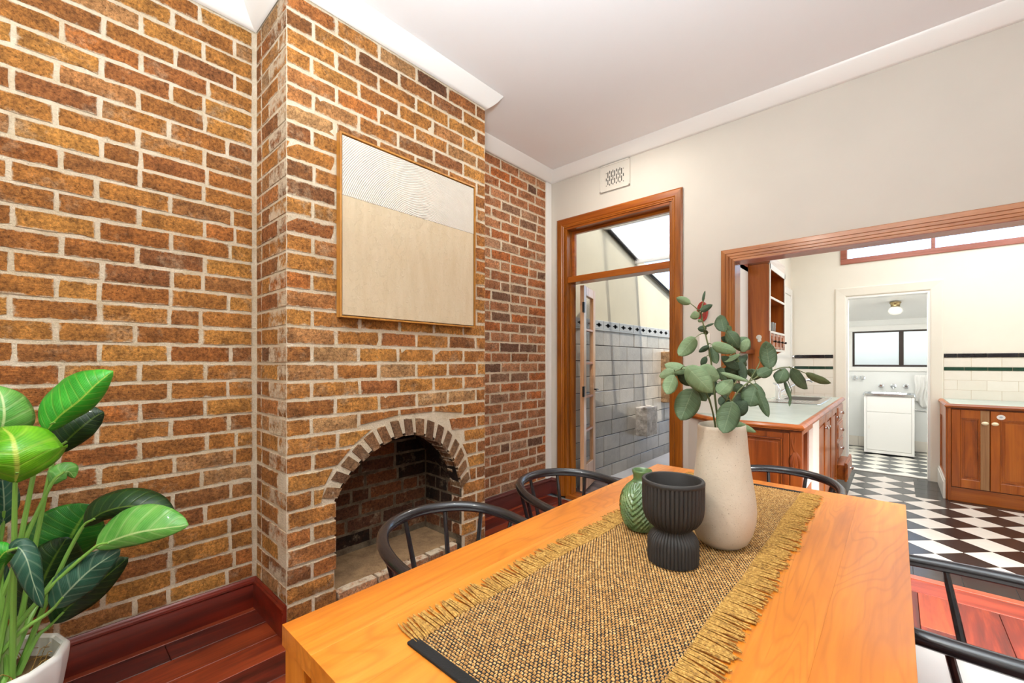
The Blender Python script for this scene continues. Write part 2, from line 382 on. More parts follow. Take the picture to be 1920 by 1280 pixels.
def leaf_mat(name, a, b, rib, rough=.35, veins=11.0, back=None, coat=.15, vein=.22):
    t = NT(name); uv = t.n('UVMap').outputs[0]; s = t.n('SeparateXYZ', Vector=uv); u, v = s.outputs[0], s.outputs[1]
    d = t.math('ABSOLUTE', t.math('SUBTRACT', u, .5))
    vv = t.math('ADD', t.math('MULTIPLY', v, veins), t.math('MULTIPLY', d, -2.4))
    line = t.math('POWER', t.math('ABSOLUTE', t.math('SINE', t.math('MULTIPLY', vv, PI))), 22.0)
    fine = t.math('SINE', t.math('MULTIPLY', vv, 40.0))
    mid = t.ramp(d, [(.012, (1, 1, 1, 1)), (.03, (0, 0, 0, 1))])
    base = t.ramp(t.math('ADD', t.math('MULTIPLY', t.noise(t.coord(), 14, 3), .7), t.math('MULTIPLY', fine, .05)), [(.2, a), (.6, b)])
    if back:
        base = t.mix(t.n('NewGeometry').outputs['Backfacing'], base, back)
    c = t.mix(t.math('MULTIPLY', line, vein), base, rib); c = t.mix(t.math('MULTIPLY', mid, min(1.0, vein*3.6)), c, rib)
    t.set(Base_Color=c, Roughness=rough, Coat_Weight=coat)
    t.bump(t.math('ADD', t.math('MULTIPLY', fine, .15), t.math('MULTIPLY', line, -.8)), .35, .003)
    tr = t.n('BsdfTranslucent', Color=c); mx = t.n('MixShader', Fac=.22)
    t.L.new(t.b.outputs[0], mx.inputs[1]); t.L.new(tr.outputs[0], mx.inputs[2]); t.L.new(mx.outputs[0], t.t.nodes['Material Output'].inputs[0])
    return t.m
M['lf_bright'] = leaf_mat('bright_green_leaf', '#22921c', '#54cc3c', '#b4d455')
M['lf_lime'] = leaf_mat('yellow_green_leaf', '#4f9f10', '#86cc28', '#c8d65c', veins=5)
M['lf_dark'] = leaf_mat('dark_green_leaf', '#0c2c10', '#1c4a18', '#7d9c34', vein=.12)
M['lf_teal'] = leaf_mat('blue_green_leaf', '#1c4a38', '#3a6e56', '#a9bd9a', veins=7)
M['lf_mid'] = leaf_mat('mid_green_leaf', '#176118', '#2b8626', '#7fae3c')
M['lf_pale'] = leaf_mat('pale_green_leaf', '#4f9a38', '#86c45e', '#cfe39a', veins=6)
M['stalk'] = plain('green_stalk', '#7fae4c', .4)
M['sheath'] = plain('pale_sheath', '#b5cf8a', .45)
M['eu_a'] = leaf_mat('eucalyptus_leaf_mid', '#475c3e', '#627854', '#93a07c', .55, 8, coat=0, vein=.07)
M['eu_b'] = leaf_mat('eucalyptus_leaf_pale', '#6c845a', '#8da078', '#b0bd98', .6, 8, coat=0, vein=.07)
M['eu_c'] = leaf_mat('eucalyptus_leaf_dark', '#2e422a', '#455a3c', '#6d7d52', .55, 8, coat=0, vein=.07)
M['eu_o'] = leaf_mat('eucalyptus_leaf_olive', '#4a5128', '#5f6636', '#868a55', .55, 8, coat=0, vein=.07)
M['eu_stem'] = plain('eucalyptus_stem', '#5a6238', .6)
M['soil'] = plain('dry_fibre', '#6e5535', .95, bump=.8, bscale=80)

# ------------------------------------------------------------------ dining room shell
XL, YB, XR, YF, ZC = -2.53, 3.38, 2.0, -1.7, 3.13         # left wall, back wall, right wall, front wall, ceiling
CX, CY0, CY1 = -2.11, .77, 2.065                           # chimney breast face and its two sides
REC = .006
floor = struct(obj('floor', MB().box((XL-.1, YF-.1, -.06), (XR+.1, 3.53, -.022)), M['grout']))
k = 0
x = .089-.151*18
while x < XR:
    a, b = max(x, XL), min(x+.151, XR)
    if b-a > .01:
        cuts = [YF]+([rnd.uniform(-.9, 2.6)] if k % 2 else [rnd.uniform(-1.2, .4), rnd.uniform(1.2, 2.9)])+[3.29]
        for y0, y1 in zip(cuts, cuts[1:]):
            c = ((a+b)/2, (y0+y1)/2, -.01)
            obj('floorboard', MB().box((a+.0009, y0+.0007, -.022), (b-.0009, y1-.0007, rnd.uniform(-.0006, .0004))), M['jarrah'], floor, bevel=.0016, seg=1, loc=c)
    x += .151; k += 1
obj('threshold_board', MB().box((-1.0, 3.292, -.02), (1.4, 3.468, .001)), wood('threshold_timber', '#4a140a', '#7c2c1a', '#9b422a', 'x', 1, .4, .1), floor, bevel=.002, seg=1)
obj('nosing', MB().box((-1.0, 3.47, -.02), (1.4, 3.532, .006)), wood('nosing_timber', '#6a2413', '#93402a', '#a9553a', 'x', 1, .3, .4), floor, bevel=.005)
ceiling = struct(obj('ceiling', MB().box((XL-.1, YF-.1, ZC), (XR+.1, YB+.02, ZC+.06)), M['ceil']))
prof = [(0, 3.04), (.008, 3.04), (.02, 3.048), (.04, 3.065), (.062, 3.09), (.078, 3.112), (.086, 3.124), (.088, ZC), (0, ZC)]
path = [(XR, YF), (XR, YB), (XL, YB), (XL, CY1), (CX, CY1), (CX, CY0), (XL, CY0), (XL, YF)]
struct(obj('trim_1', MB().sweep(path, prof), M['white'], smooth=True))
struct(obj('wall_right', MB().box((XR, YF-.1, 0), (XR+.1, YB, ZC)), M['cream']))
struct(obj('wall_front', MB().box((XL-.1, YF-.1, 0), (XR+.1, YF, ZC)), M['cream']))

# back wall with the french door hole and the wide kitchen opening
DX0, DX1, DZ = -2.36, -1.325, 2.575
OX0, OX1, OZ = -.885, 1.30, 2.035
WB = MB()
for a, b in (((XL-.1, 0), (DX0, ZC)), ((DX0, DZ), (DX1, ZC)), ((DX1, 0), (OX0, ZC)), ((OX0, OZ), (OX1, ZC)), ((OX1, 0), (XR+.1, ZC))):
    WB.box((a[0], YB, a[1]), (b[0], YB+.13, b[1]))
wall_back = struct(obj('wall_back', WB, M['cream']))

# ---- bricks
def brick_mesh(w, h, d, seed, mat, rough=1.0):
    r = random.Random(seed); nx, nz = (5, 2) if w > .15 else (3, 2); vs = []; fs = []
    ids = {}
    for i in range(nx+1):
        for j in range(nz+1):
            u, v = i/nx-.5, j/nz-.5
            ed = i in (0, nx) or j in (0, nz)
            x, z = u*w, v*h
            if ed:
                x += (-abs(r.gauss(0, .0024)) if i == nx else abs(r.gauss(0, .0024)) if i == 0 else 0)*rough
                z += (-abs(r.gauss(0, .0026)) if j == nz else abs(r.gauss(0, .0026)) if j == 0 else 0)*rough
            y = (.0032 if ed else 0)+r.uniform(-.0012, .0012)*rough
            ids[i, j] = len(vs); vs.append((x, y, z))
    for i in range(nx):
        for j in range(nz): fs.append((ids[i, j], ids[i+1, j], ids[i+1, j+1], ids[i, j+1]))
    ring = [ids[i, 0] for i in range(nx)]+[ids[nx, j] for j in range(nz)]+[ids[i, nz] for i in range(nx, 0, -1)]+[ids[0, j] for j in range(nz, 0, -1)]
    base = len(vs)
    for q in ring: vs.append((vs[q][0]*1.004, d, vs[q][2]*1.004))
    n = len(ring)
    fs += [(ring[a], base+a, base+(a+1) % n, ring[(a+1) % n]) for a in range(n)]
    m = MB(); m.v = vs; m.f = fs; return mesh_of('brick', m, mat)
BM = {}
def brick_of(mat, w, deep=False):
    kind = 's' if w > .17 else 'h'
    if deep: kind = 'd'
    if (mat, kind) not in BM:
        BM[mat, kind] = [brick_mesh(.235 if kind == 's' else .112, .0765, .228 if kind == 'd' else .09, i*13+len(mat)*7+(0 if kind == 's' else 500), M[mat]) for i in range(7)]
    return rnd.choice(BM[mat, kind]), (.235 if kind == 's' else .112)
def put_brick(parent, mat, c, w, rot, proud=0.0, h=None, dep=1.0):
    me, w0 = brick_of(mat, w, dep > 2)
    if dep > 2: dep = 1.0
    return inst('brick', me, c, (rnd.uniform(-.012, .012), rnd.uniform(-.006, .006), rot), (w/w0*rnd.uniform(.985, 1.0), dep, (h or .0765)/.0765*rnd.uniform(.97, 1.02)), parent)
PITCH, Z0 = .0877, 1.283
def course_zs(zlo, zhi):
    n0 = math.floor((zlo-Z0)/PITCH); out = []
    for n in range(n0, 60):
        z = Z0+n*PITCH
        if z >= zhi-.01: break
        out.append((n, max(z, zlo), min(z+PITCH, zhi)))
    return out
def wall_course(parent, mat, X, n, z0, z1, y0, y1, phase, jit=.012, mat2=None):
    h = z1-z0-.0112
    if h < .02: return []
    pos = []; y = y0; first = phase
    cur = y0
    widths = [first]
    out = []
    e = y0+first
    while True:
        b = min(e, y1)
        if y1-b < .05: b = y1
        out.append((cur, b)); cur = b
        if b >= y1-1e-4: break
        e = cur+(.245+rnd.uniform(-jit, jit) if rnd.random() > .10 else .124+rnd.uniform(-.006, .006))
    return [(a, b, (z0+z1)/2, h) for a, b in out]

# left wall: a mortar bed with every brick in view as a part, those out of the frame joined
wl = struct(obj('wall_left', MB().box((XL-.12, YF, 0), (XL-REC, CY0+.02, ZC)).box((XL-.12, CY1-.02, 0), (XL-REC, 3.30, ZC)), M['mortar']))
for n, z0, z1 in course_zs(.15, 3.045):
    w = -.10-rnd.uniform(0, .03)+(0 if n % 2 else .123)
    for a, b, zc, h in wall_course(wl, 'brick', XL, n, z0, z1, -.20, CY0-.012, (.25 if n % 2 else .372-.245)+rnd.uniform(-.01, .01)):
        put_brick(wl, 'brick', (XL+rnd.uniform(-.002, .002), (a+b)/2, zc+rnd.uniform(-.0015, .0015)), b-a-.011, PI/2, h=h)
rest = MB()
for n, z0, z1 in course_zs(.15, 3.045):
    y = YF-.1*(n % 2)
    while y < -.21:
        b = min(y+.245, -.205); rest.box((XL-.05, y+.006, z0+.006), (XL, b-.005, z1-.006)); y += .245
stuff(obj('brick_rows', rest, M['brick'], wl, bevel=.003, seg=1))
wn_ = struct(obj('wall_niche', MB().box((XL-.119, CY1-.02, .001), (XL-REC-.0005, 3.299, ZC-.001)), M['mortar']))
for n, z0, z1 in course_zs(.15, 3.045):
    for a, b, zc, h in wall_course(wn_, 'brick_niche', XL, n, z0, z1, 2.30, 3.30, (.12 if n % 2 else .24)+rnd.uniform(-.012, .012)):
        put_brick(wn_, 'brick_niche', (XL+rnd.uniform(-.002, .002), (a+b)/2, zc+rnd.uniform(-.0015, .0015)), b-a-.011, PI/2, h=h)
struct(obj('trim_2', MB().box((XL-.02, 3.30, .15), (XL+.008, 3.379, 3.04)), M['white'], bevel=.004))

# chimney breast: mortar skin with the arched hole, bricks, arch ring, firebox
INT = [(1.011, .44), (1.011, .585), (1.052, .655), (1.111, .722), (1.175, .77), (1.234, .805), (1.322, .842), (1.395, .858), (1.46, .860), (1.524, .851), (1.608, .815), (1.67, .772), (1.729, .714), (1.788, .64), (1.824, .555), (1.845, .45), (1.845, .40)]
EXT = [(.925, .60), (.965, .68), (1.034, .775), (1.12, .86), (1.204, .922), (1.322, .962), (1.40, .972), (1.464, .970), (1.54, .962), (1.608, .942), (1.70, .893), (1.77, .842), (1.835, .775), (1.885, .68), (1.915, .572), (1.93, .50)]
def resample(P, n):
    P = [Vector(p) for p in P]; L = [0]
    for a, b in zip(P, P[1:]): L.append(L[-1]+(b-a).length)
    out = []; k = 0
    for i in range(n+1):
        s = L[-1]*i/n
        while k < len(L)-2 and L[k+1] < s: k += 1
        f = (s-L[k])/(L[k+1]-L[k]); out.append(P[k].lerp(P[k+1], f))
    return out
NV = 16
INTV = resample(INT[1:16], NV); EXTV = resample(EXT, NV)
def ext_y(z, side):                       # where the arch ring's outer edge crosses height z
    P = EXT[:8] if side == 'l' else EXT[7:]
    for a, b in zip(P, P[1:]):
        lo, hi = sorted((a[1], b[1]))
        if lo <= z <= hi: return a[0]+(b[0]-a[0])*((z-a[1])/(b[1]-a[1]) if b[1] != a[1] else 0)
    return None
def int_y(z, side):
    if z <= .585 and side == 'l': return 1.011
    if z <= .45 and side == 'r': return 1.845
    return None
ch = MB(); fx = CX-REC
def quadstrip(P, Q, x):
    b = len(ch.v); n = len(P)
    ch.v += [(x, p[0], p[1]) for p in P]+[(x, q[0], q[1]) for q in Q]; ch.f += [(b+i, b+i+1, b+n+i+1, b+n+i) for i in range(n-1)]
mid = [(1.0, 0), (1.0, .585)]+[tuple((a*.85+b*.15)) for a, b in zip(INTV, EXTV)][1:-1]+[(1.852, .46), (1.852, 0)]
top = [(CY0, 0)]+[(CY0, .4+i*.0) for i in range(0)]
up = []
for i, p in enumerate(mid):
    t_ = i/(len(mid)-1)
    up.append((CY0, 0) if i == 0 else (CY1, 0) if i == len(mid)-1 else (CY0, ZC*.6) if i == 1 else (CY1, ZC*.6) if i == len(mid)-2 else (CY0+(CY1-CY0)*(t_), ZC))
quadstrip(mid, up, fx)
ch.add([(fx, CY0, ZC*.6), (fx, CY0, ZC), up[2] and (fx, up[2][0], ZC)], [(0, 1, 2)])
ch.add([(fx, CY1, ZC*.6), (fx, CY1, ZC), (fx, up[-3][0], ZC)], [(0, 2, 1)])
ch.box((XL-.12, CY0+REC, 0), (fx-.0005, CY0+REC+.02, ZC)).box((XL-.12, CY1-.02-REC, 0), (fx-.0005, CY1-REC, ZC))
chim = struct(obj('wall_chimney', ch, M['mortar']))
def poly_brick(parent, mat, X, poly, depth=.10, jit=.0015, name='brick'):
    c = Vector((sum(p[0] for p in poly)/len(poly), sum(p[1] for p in poly)/len(poly)))
    P = []
    for p in poly:
        d = (Vector(p)-c); P.append(d*(1-.003/max(d.length, .01))+Vector((rnd.uniform(-jit, jit), rnd.uniform(-jit, jit))))
    m = MB(); n = len(P)
    m.add([(p.x*.94, 0, p.y*.94) for p in P]+[(p.x, .0045, p.y) for p in P]+[(p.x, depth, p.y) for p in P],
          [tuple(range(n))]+[(i, (i+1) % n, (i+1) % n+n, i+n) for i in range(n)]+[(i+n, (i+1) % n+n, (i+1) % n+2*n, i+2*n) for i in range(n)])
    return inst(name, mesh_of('brick', m, M[mat]), (X, c.x, c.y), (0, 0, PI/2), (1, 1, 1), parent)
G_ = .0055
for n, z0, z1 in course_zs(.02, 3.045):
    h = z1-z0-.0112
    if h < .03: continue
    zc = (z0+z1)/2
    hdr = (n % 2 == 0)                     # courses that begin with a header at the corner
    ys = [CY0]; y = CY0+(.1195 if hdr else .2385); 
    while y < CY1-.06:
        ys.append(y+rnd.uniform(-.008, .008)); y += .2435
    ys.append(CY1)
    if ys[-1]-ys[-2] > .26: ys.insert(-1, CY1-.118)
    for a, b in zip(ys, ys[1:]):
        corner = a == CY0
        # clip against the arch
        parts = [(a, b)]
        if .90 < z0 < .985:
            if b > 1.20 and a < 1.72:
                parts = []; lo_, hi_ = a+G_, b-G_
                zl = lambda y: .985 if 1.25 < y < 1.63 else .955
                poly_brick(chim, 'brick_chimney', CX, [(lo_, zl(lo_)), (hi_, zl(hi_)), (hi_, z1-G_), (lo_, z1-G_)])
        elif zc < .985:
            parts = []
            yl = min([v for v in (ext_y(z0, 'l'), ext_y(zc, 'l'), ext_y(z1, 'l')) if v is not None] or [None], key=lambda v: v if v is not None else 9)
            yr = max([v for v in (ext_y(z0, 'r'), ext_y(zc, 'r'), ext_y(z1, 'r')) if v is not None] or [None], key=lambda v: v if v is not None else -9)
            if yl is None: yl = 1.011 if zc < .6 else 1.40
            if yr is None: yr = 1.845 if zc < .6 else 1.40
            for lo, hi, side in ((a, min(b, 9), 'l'), (a, b, 'r')):
                if side == 'l':
                    if a < yl-.03:
                        if b <= yl: parts.append((a, b))
                        else:
                            ya, yb = ext_y(z0+G_, 'l'), ext_y(z1-G_, 'l')
                            ya = 1.011 if ya is None and zc < .6 else (ya if ya is not None else yl); yb = yb if yb is not None else yl
                            if zc < .6: ya = yb = 1.011
                            ya, yb = min(ya, b)-.008 if zc > .6 else ya, min(yb, b)-.008 if zc > .6 else yb
                            if min(ya, yb)-a > .02: poly_brick(chim, 'brick_chimney', CX, [(a+G_, z0+G_), (ya, z0+G_), (yb, z1-G_), (a+G_, z1-G_)])
                            elif max(ya, yb)-a > .03: poly_brick(chim, 'brick_chimney', CX, [(a+G_, z0+G_), (max(ya, a+.012), z0+G_), (max(yb, a+.012), z1-G_), (a+G_, z1-G_)])
                else:
                    if b > yr+.03:
                        if a >= yr: parts.append((a, b))
                        else:
                            ya, yb = ext_y(z0+G_, 'r'), ext_y(z1-G_, 'r')
                            if zc < .5: ya = yb = 1.845
                            ya = ya if ya is not None else yr; yb = yb if yb is not None else yr
                            ya, yb = max(ya, a)+(.008 if zc > .5 else 0), max(yb, a)+(.008 if zc > .5 else 0)
                            if b-max(ya, yb) > .02: poly_brick(chim, 'brick_chimney', CX, [(ya, z0+G_), (b-G_, z0+G_), (b-G_, z1-G_), (yb, z1-G_)])
                            elif b-min(ya, yb) > .03: poly_brick(chim, 'brick_chimney', CX, [(min(ya, b-.012), z0+G_), (b-G_, z0+G_), (b-G_, z1-G_), (min(yb, b-.012), z1-G_)])
        for (p, q) in parts:
            dep = 2.55 if (corner and hdr) else 1.2
            lo = p if corner else p+G_
            hi = q if q == CY1 else q-G_
            put_brick(chim, 'brick_chimney', (CX+rnd.uniform(-.0015, .0015), (lo+hi)/2, zc), hi-lo, PI/2, h=h, dep=dep)
    # side of the breast, facing the camera
    x1 = CX-(.230 if hdr else .112)
    xs = [x1, x1-(.112 if hdr else .236), XL]
    for b, a in zip(xs, xs[1:]):
        if zc > .16 and b-a > .03: put_brick(chim, 'brick_chimney', ((a+b)/2, CY0+rnd.uniform(-.001, .002), zc), b-a-.011, 0, h=h, dep=.5)
    zz = zc
for i in range(NV):
    a, b, c, d = INTV[i], INTV[i+1], EXTV[i+1], EXTV[i]
    sh = .10+.05*rnd.random()
    poly_brick(chim, 'brick_arch', CX+.001, [a.lerp(b, sh), b.lerp(a, sh), c.lerp(d, sh*1.5).lerp(b, .06), d.lerp(c, sh*1.5).lerp(a, .06)], depth=.11, jit=.003)

fire = struct(obj('wall_firebox', MB().box((XL-.119, .93, 0), (-2.506, 1.95, 1.25)).box((XL-.01, .905, 0), (-2.125, 1.004, 1.25)).box((XL-.01, 1.852, 0), (-2.125, 1.95, 1.25)), M['mortar_dark']))
cav = MB(); P = [(1.004, .585)]+[tuple(p) for p in INTV[1:-1]]+[(1.852, .45)]
b0 = 0; n = len(P)
cav.add([(-2.125, p[0], p[1]+.004) for p in P]+[(-2.5, 1.43+(p[0]-1.43)*.8, p[1]+.30) for p in P], [(i, i+1, n+i+1, n+i) for i in range(n-1)])
cav.add([(-2.505, 1.0, .8), (-2.505, 1.86, .8), (-2.505, 1.86, 1.3), (-2.505, 1.0, 1.3)], [(0, 1, 2, 3)])
obj('throat', cav, M['brick_soot'], fire)
for n, z0, z1 in course_zs(.118, 1.10):
    zc, h = (z0+z1)/2, z1-z0-.012
    if h < .03: continue
    for a, b, zc, h in wall_course(fire, '', -2.5, n, z0, z1, 1.008, 1.852, (.13 if n % 2 else .25)+rnd.uniform(-.04, .04)):
        q = rnd.random(); mat = 'brick_soot' if zc > .82 or (zc > .60 and (a > 1.55) and q < .9) or q < .12 else 'brick_fire'
        if zc > .70 and a > 1.40 : mat = 'brick_soot'
        put_brick(fire, mat, (-2.5, (a+b)/2, zc), b-a-.013, PI/2, h=h)
    for a, b, mt in ((-2.50, -2.385, 'brick_soot'), (-2.385, -2.26, 'brick_soot'), (-2.26, -2.125, 'brick_fire')):
        if n % 2: a, b = (a+.05 if a > -2.49 else a), (b+.05 if b < -2.13 else b)
        if zc < .36: mt = 'brick_fire'
        put_brick(fire, mt, ((a+b)/2, 1.846, zc), b-a-.011, 0, h=h, dep=.5)
hearth = struct(obj('trim_3', MB().box((-2.51, 1.006, 0), (CX-.055, 1.85, .112)), M['cement'], bevel=.006))
y = 1.012
while y < 1.84:
    w = min(rnd.choice((.23, .115, .23)), 1.845-y)
    if w > .04: put_brick(hearth, 'brick_niche', (CX+.003, y+w/2, .062), w-.012, PI/2, h=.10, dep=.62)
    y += w

# skirtings
SP = [(0, 0), (.019, 0), (.019, .112), (.016, .117), (.016, .122), (.022, .127), (.020, .136), (.013, .141), (.012, .147), (.006, .153), (0, .153)]
struct(obj('baseboard_left', MB().sweep([(CX-.0, CY0), (XL, CY0), (XL, YF)], SP), M['skirt'], smooth=True))
struct(obj('baseboard_niche', MB().sweep([(XL+.085, YB), (XL, YB), (XL, CY1+.001)], SP), M['skirt_dark'], smooth=True))
struct(obj('baseboard_right', MB().sweep([(XR, YF), (XR, YB), (OX1+.1, YB)], SP), M['skirt'], smooth=True))

# ---- french door set in the back wall
door = sempty('door_1', (DX0, YB, 0))
AP = [(.0, 0), (.0, .016), (.012, .022), (.055, .022), (.064, .017), (.072, .017), (.078, .012), (.085, .012), (.085, 0)]   # (across, out of the wall)
def architrave(parent, x0, x1, zt, wdt, prof, y, mats, zb=0, names=('architrave', 'architrave', 'architrave')):
    # prof runs from the outer edge (0) to the inner edge
    def leg(sign, xo):
        m = MB(); n = len(prof)
        m.add([(xo+sign*p[0], y-p[1], zb) for p in prof]+[(xo+sign*p[0], y-p[1], zt-p[0]) for p in prof],
              [tuple(range(n)), tuple(range(2*n-1, n-1, -1))]+[(i, (i+1) % n, (i+1) % n+n, i+n) for i in range(n)]); return m
    obj(names[0], leg(1, x0), mats[0], parent); obj(names[1], leg(-1, x1), mats[0], parent)
    m = MB(); n = len(prof)
    m.add([(x0+p[0], y-p[1], zt-p[0]) for p in prof]+[(x1-p[0], y-p[1], zt-p[0]) for p in prof],
          [tuple(range(n)), tuple(range(2*n-1, n-1, -1))]+[(i, (i+1) % n, (i+1) % n+n, i+n) for i in range(n)])
    obj(names[2], m, mats[1], parent)
architrave(door, -2.447, -1.24, 2.658, .085, AP, YB, (M['frame_z'], M['frame_x']))
obj('jamb', MB().box((DX0, YB-.005, 0), (DX0+.022, YB+.15, DZ)), M['frame_z'], door, bevel=.002)
obj('jamb', MB().box((DX1-.022, YB-.005, 0), (DX1, YB+.15, DZ)), M['frame_z'], door, bevel=.002)
obj('door_head', MB().box((DX0+.022, YB-.005, DZ-.024), (DX1-.022, YB+.15, DZ)), M['frame_x'], door, bevel=.002)
obj('door_stop', MB().box((DX0+.022, YB+.05, 0), (DX0+.036, YB+.10, 2.045)), M['frame_z'], door, bevel=.002)
obj('transom_bar', MB().box((DX0+.022, YB+.012, 2.045), (DX1-.022, YB+.15, 2.102)), M['frame_x'], door, bevel=.004)
tf = MB()
for a, b in (((DX0+.022, 2.102), (DX0+.05, DZ-.024)), ((DX1-.05, 2.102), (DX1-.022, DZ-.024)), ((DX0+.05, DZ-.05), (DX1-.05, DZ-.024)), ((DX0+.05, 2.102), (DX1-.05, 2.120))):
    tf.box((a[0], YB+.085, a[1]), (b[0], YB+.12, b[1]))
sash = obj('transom_sash', tf, M['frame_x'], door, bevel=.002)
obj('pane', MB().box((DX0+.045, YB+.100, 2.11), (DX1-.045, YB+.104, DZ-.04)), M['glass'], sash)
obj('door_sill', MB().box((DX0+.0, YB-.0, -.03), (DX1, YB+.16, .012)), M['frame_x'], door, bevel=.004)
# the open leaf, folded out against the courtyard wall
HP = Vector((-2.268, 3.532, 0)); LE = Vector((-2.395, 3.955, 0)); LD = (LE-HP); LW = LD.length; LD.normalize(); LN = Vector((LD.y, -LD.x, 0))
def LP(u, v, z): p = HP+LD*u+LN*v; return (p.x, p.y, z)
def lbox(mb, u0, u1, v0, v1, z0, z1):
    return mb.add([LP(u0, v0, z0), LP(u1, v0, z0), LP(u1, v1, z0), LP(u0, v1, z0), LP(u0, v0, z1), LP(u1, v0, z1), LP(u1, v1, z1), LP(u0, v1, z1)],
                  [(0, 3, 2, 1), (4, 5, 6, 7), (0, 1, 5, 4), (1, 2, 6, 5), (2, 3, 7, 6), (3, 0, 4, 7)])
lf = MB(); ST = .085
lbox(lf, 0, ST, -.02, .02, .03, 2.035); lbox(lf, LW-ST, LW, -.02, .02, .03, 2.035)
lbox(lf, ST, LW-ST, -.02, .02, .03, .27); lbox(lf, ST, LW-ST, -.02, .02, 1.945, 2.035)
leaf = obj('door_leaf', lf, wood('sunlit_leaf_timber', '#8a5a36', '#b98a62', '#d0a884', 'z', 1, .3, .3, .05), door, bevel=.004)  # lightened timber: sun on the open leaf is put into its colour
zs = [.27+i*(1.675/5) for i in range(6)]
for z in zs[1:-1]: obj('glazing_bar', lbox(MB(), ST, LW-ST, -.016, .016, z-.012, z+.012), M['frame_x'], leaf, bevel=.004)
for a, b in zip(zs, zs[1:]): obj('pane', lbox(MB(), ST-.005, LW-ST+.005, -.003, .003, a, b), M['glass'], leaf)
for z in (.12, 1.0, 1.82):
    h = MB().tube([LP(-.012, .015, z-.05), LP(-.012, .015, z+.05)], .008, 8); lbox(h, -.012, .03, .018, .024, z-.05, z+.05)
    obj('hinge', h, M['iron'], leaf)
obj('handle', MB().tube([LP(LW-.05, .02, 1.0), LP(LW-.05, .06, 1.0), LP(LW-.14, .062, 1.0)], .008, 8), M['iron'], leaf, smooth=True)

# ---- opening to the kitchen
op = sempty('trim_4', (OX0, YB, 0))
KP = [(.0, 0), (.0, .020), (.004, .024), (.030, .024), (.032, .018), (.050, .018), (.053, .013), (.068, .013), (.071, .008), (.086, .008), (.086, 0)]
architrave(op, -.957, OX1+.07, 2.107, .086, KP, YB, (M['frame_z'], wood('opening_head_timber', '#8a4a22', '#b0703e', '#c4875a', 'x', 1, .3, .3, .05)))
obj('lining', MB().box((OX0, YB-.004, 0), (OX0+.018, YB+.135, OZ)), M['frame_z'], op)
obj('lining', MB().box((OX1-.018, YB-.004, 0), (OX1, YB+.135, OZ)), M['frame_z'], op)
obj('lining', MB().box((OX0+.018, YB-.004, OZ-.018), (OX1-.018, YB+.135, OZ)), M['red_wood'], op)

# wall vent, switch, red plaque
v = thing('wall_vent', 'cream plaster wall vent with pierced pattern above the french door', 'vent', (-1.83, YB, 2.92))
vx0, vx1, vz0, vz1 = -1.975, -1.685, 2.80, 3.035
obj('plate', MB().box((vx0, YB-.012, vz0), (vx1, YB-.0005, vz1)), M['cream'], v, bevel=.004)
fr = MB()
for a, b in (((vx0+.0, vz0), (vx1, vz0+.012)), ((vx0, vz1-.012), (vx1, vz1)), ((vx0, vz0), (vx0+.012, vz1)), ((vx1-.012, vz0), (vx1, vz1))): fr.box((a[0], YB-.016, a[1]), (b[0], YB-.011, b[1]))
obj('rim', fr, M['cream'], v, bevel=.002)
sl = MB(); r2 = random.Random(3)
for i in range(11):
    xx = vx0+.062+i*.0165
    for z0, z1 in (((.055, .10), (.115, .165)) if i % 2 else ((.045, .06), (.085, .13), (.15, .175))):
        e = .014 if i in (0, 10) else 0
        sl.box((xx, YB-.0135, vz0+z0+e*.5), (xx+.0065, YB-.0118, vz0+z1-e))
stuff(obj('slots', sl, M['hole'], v))
sw = thing('light_switch', 'small cream switch plate between the french door and kitchen opening', 'switch', (-1.075, YB, 1.44))
obj('plate', MB().box((-1.115, YB-.009, 1.382), (-1.037, YB-.0003, 1.503)), M['plastic'], sw, bevel=.004)
obj('rocker', MB().box((-1.085, YB-.014, 1.41), (-1.067, YB-.008, 1.435)), M['plastic'], sw, bevel=.002)
pl = thing('oval_plaque', 'red oval wall plaque with a white centre beside the kitchen opening', 'plaque', (-1.092, YB, 1.672))
def oval(rx, rz, y0, y1, n=28, cx=-1.092, cz=1.672):
    m = MB(); A = [(cx+rx*math.cos(2*PI*i/n), cz+rz*math.sin(2*PI*i/n)) for i in range(n)]
    return m.prism(A, lambda p: (p[0], y0, p[1]), lambda p: (p[0], y1, p[1]))
obj('plate', oval(.042, .076, YB-.014, YB-.0005), M['red'], pl, bevel=.004)
obj('rim', oval(.030, .06, YB-.017, YB-.013), plain('dark_red_enamel', '#7a1d14', .3), pl, bevel=.002)
obj('emblem', oval(.013, .016, YB-.020, YB-.016), M['porcelain'], pl, bevel=.002)

# ------------------------------------------------------------------ kitchen
KL, KY, KR, KZ = -1.0, 6.46, 2.45, 3.02
TL = .2046
kf = struct(obj('floor_kitchen', MB().box((-1.1, 3.533, -.06), (KR+.1, 6.60, -.006)), M['grout']))
def clip(poly, ax, val, keep_less):
    out = []
    for i in range(len(poly)):
        a, b = poly[i], poly[(i+1) % len(poly)]
        ia, ib = ((p[ax] <= val) == keep_less or p[ax] == val for p in (a, b))
        if ia: out.append(a)
        if ia != ib:
            t = (val-a[ax])/(b[ax]-a[ax]); out.append((a[0]+(b[0]-a[0])*t, a[1]+(b[1]-a[1])*t))
    return out
def clip_rect(poly, r):
    for ax, v, l in ((0, r[0], False), (0, r[1], True), (1, r[2], False), (1, r[3], True)):
        if not poly: return poly
        poly = clip(poly, ax, v, l)
    return poly
def area(p): return abs(sum(p[i][0]*p[(i+1) % len(p)][1]-p[(i+1) % len(p)][0]*p[i][1] for i in range(len(p))))/2 if p else 0
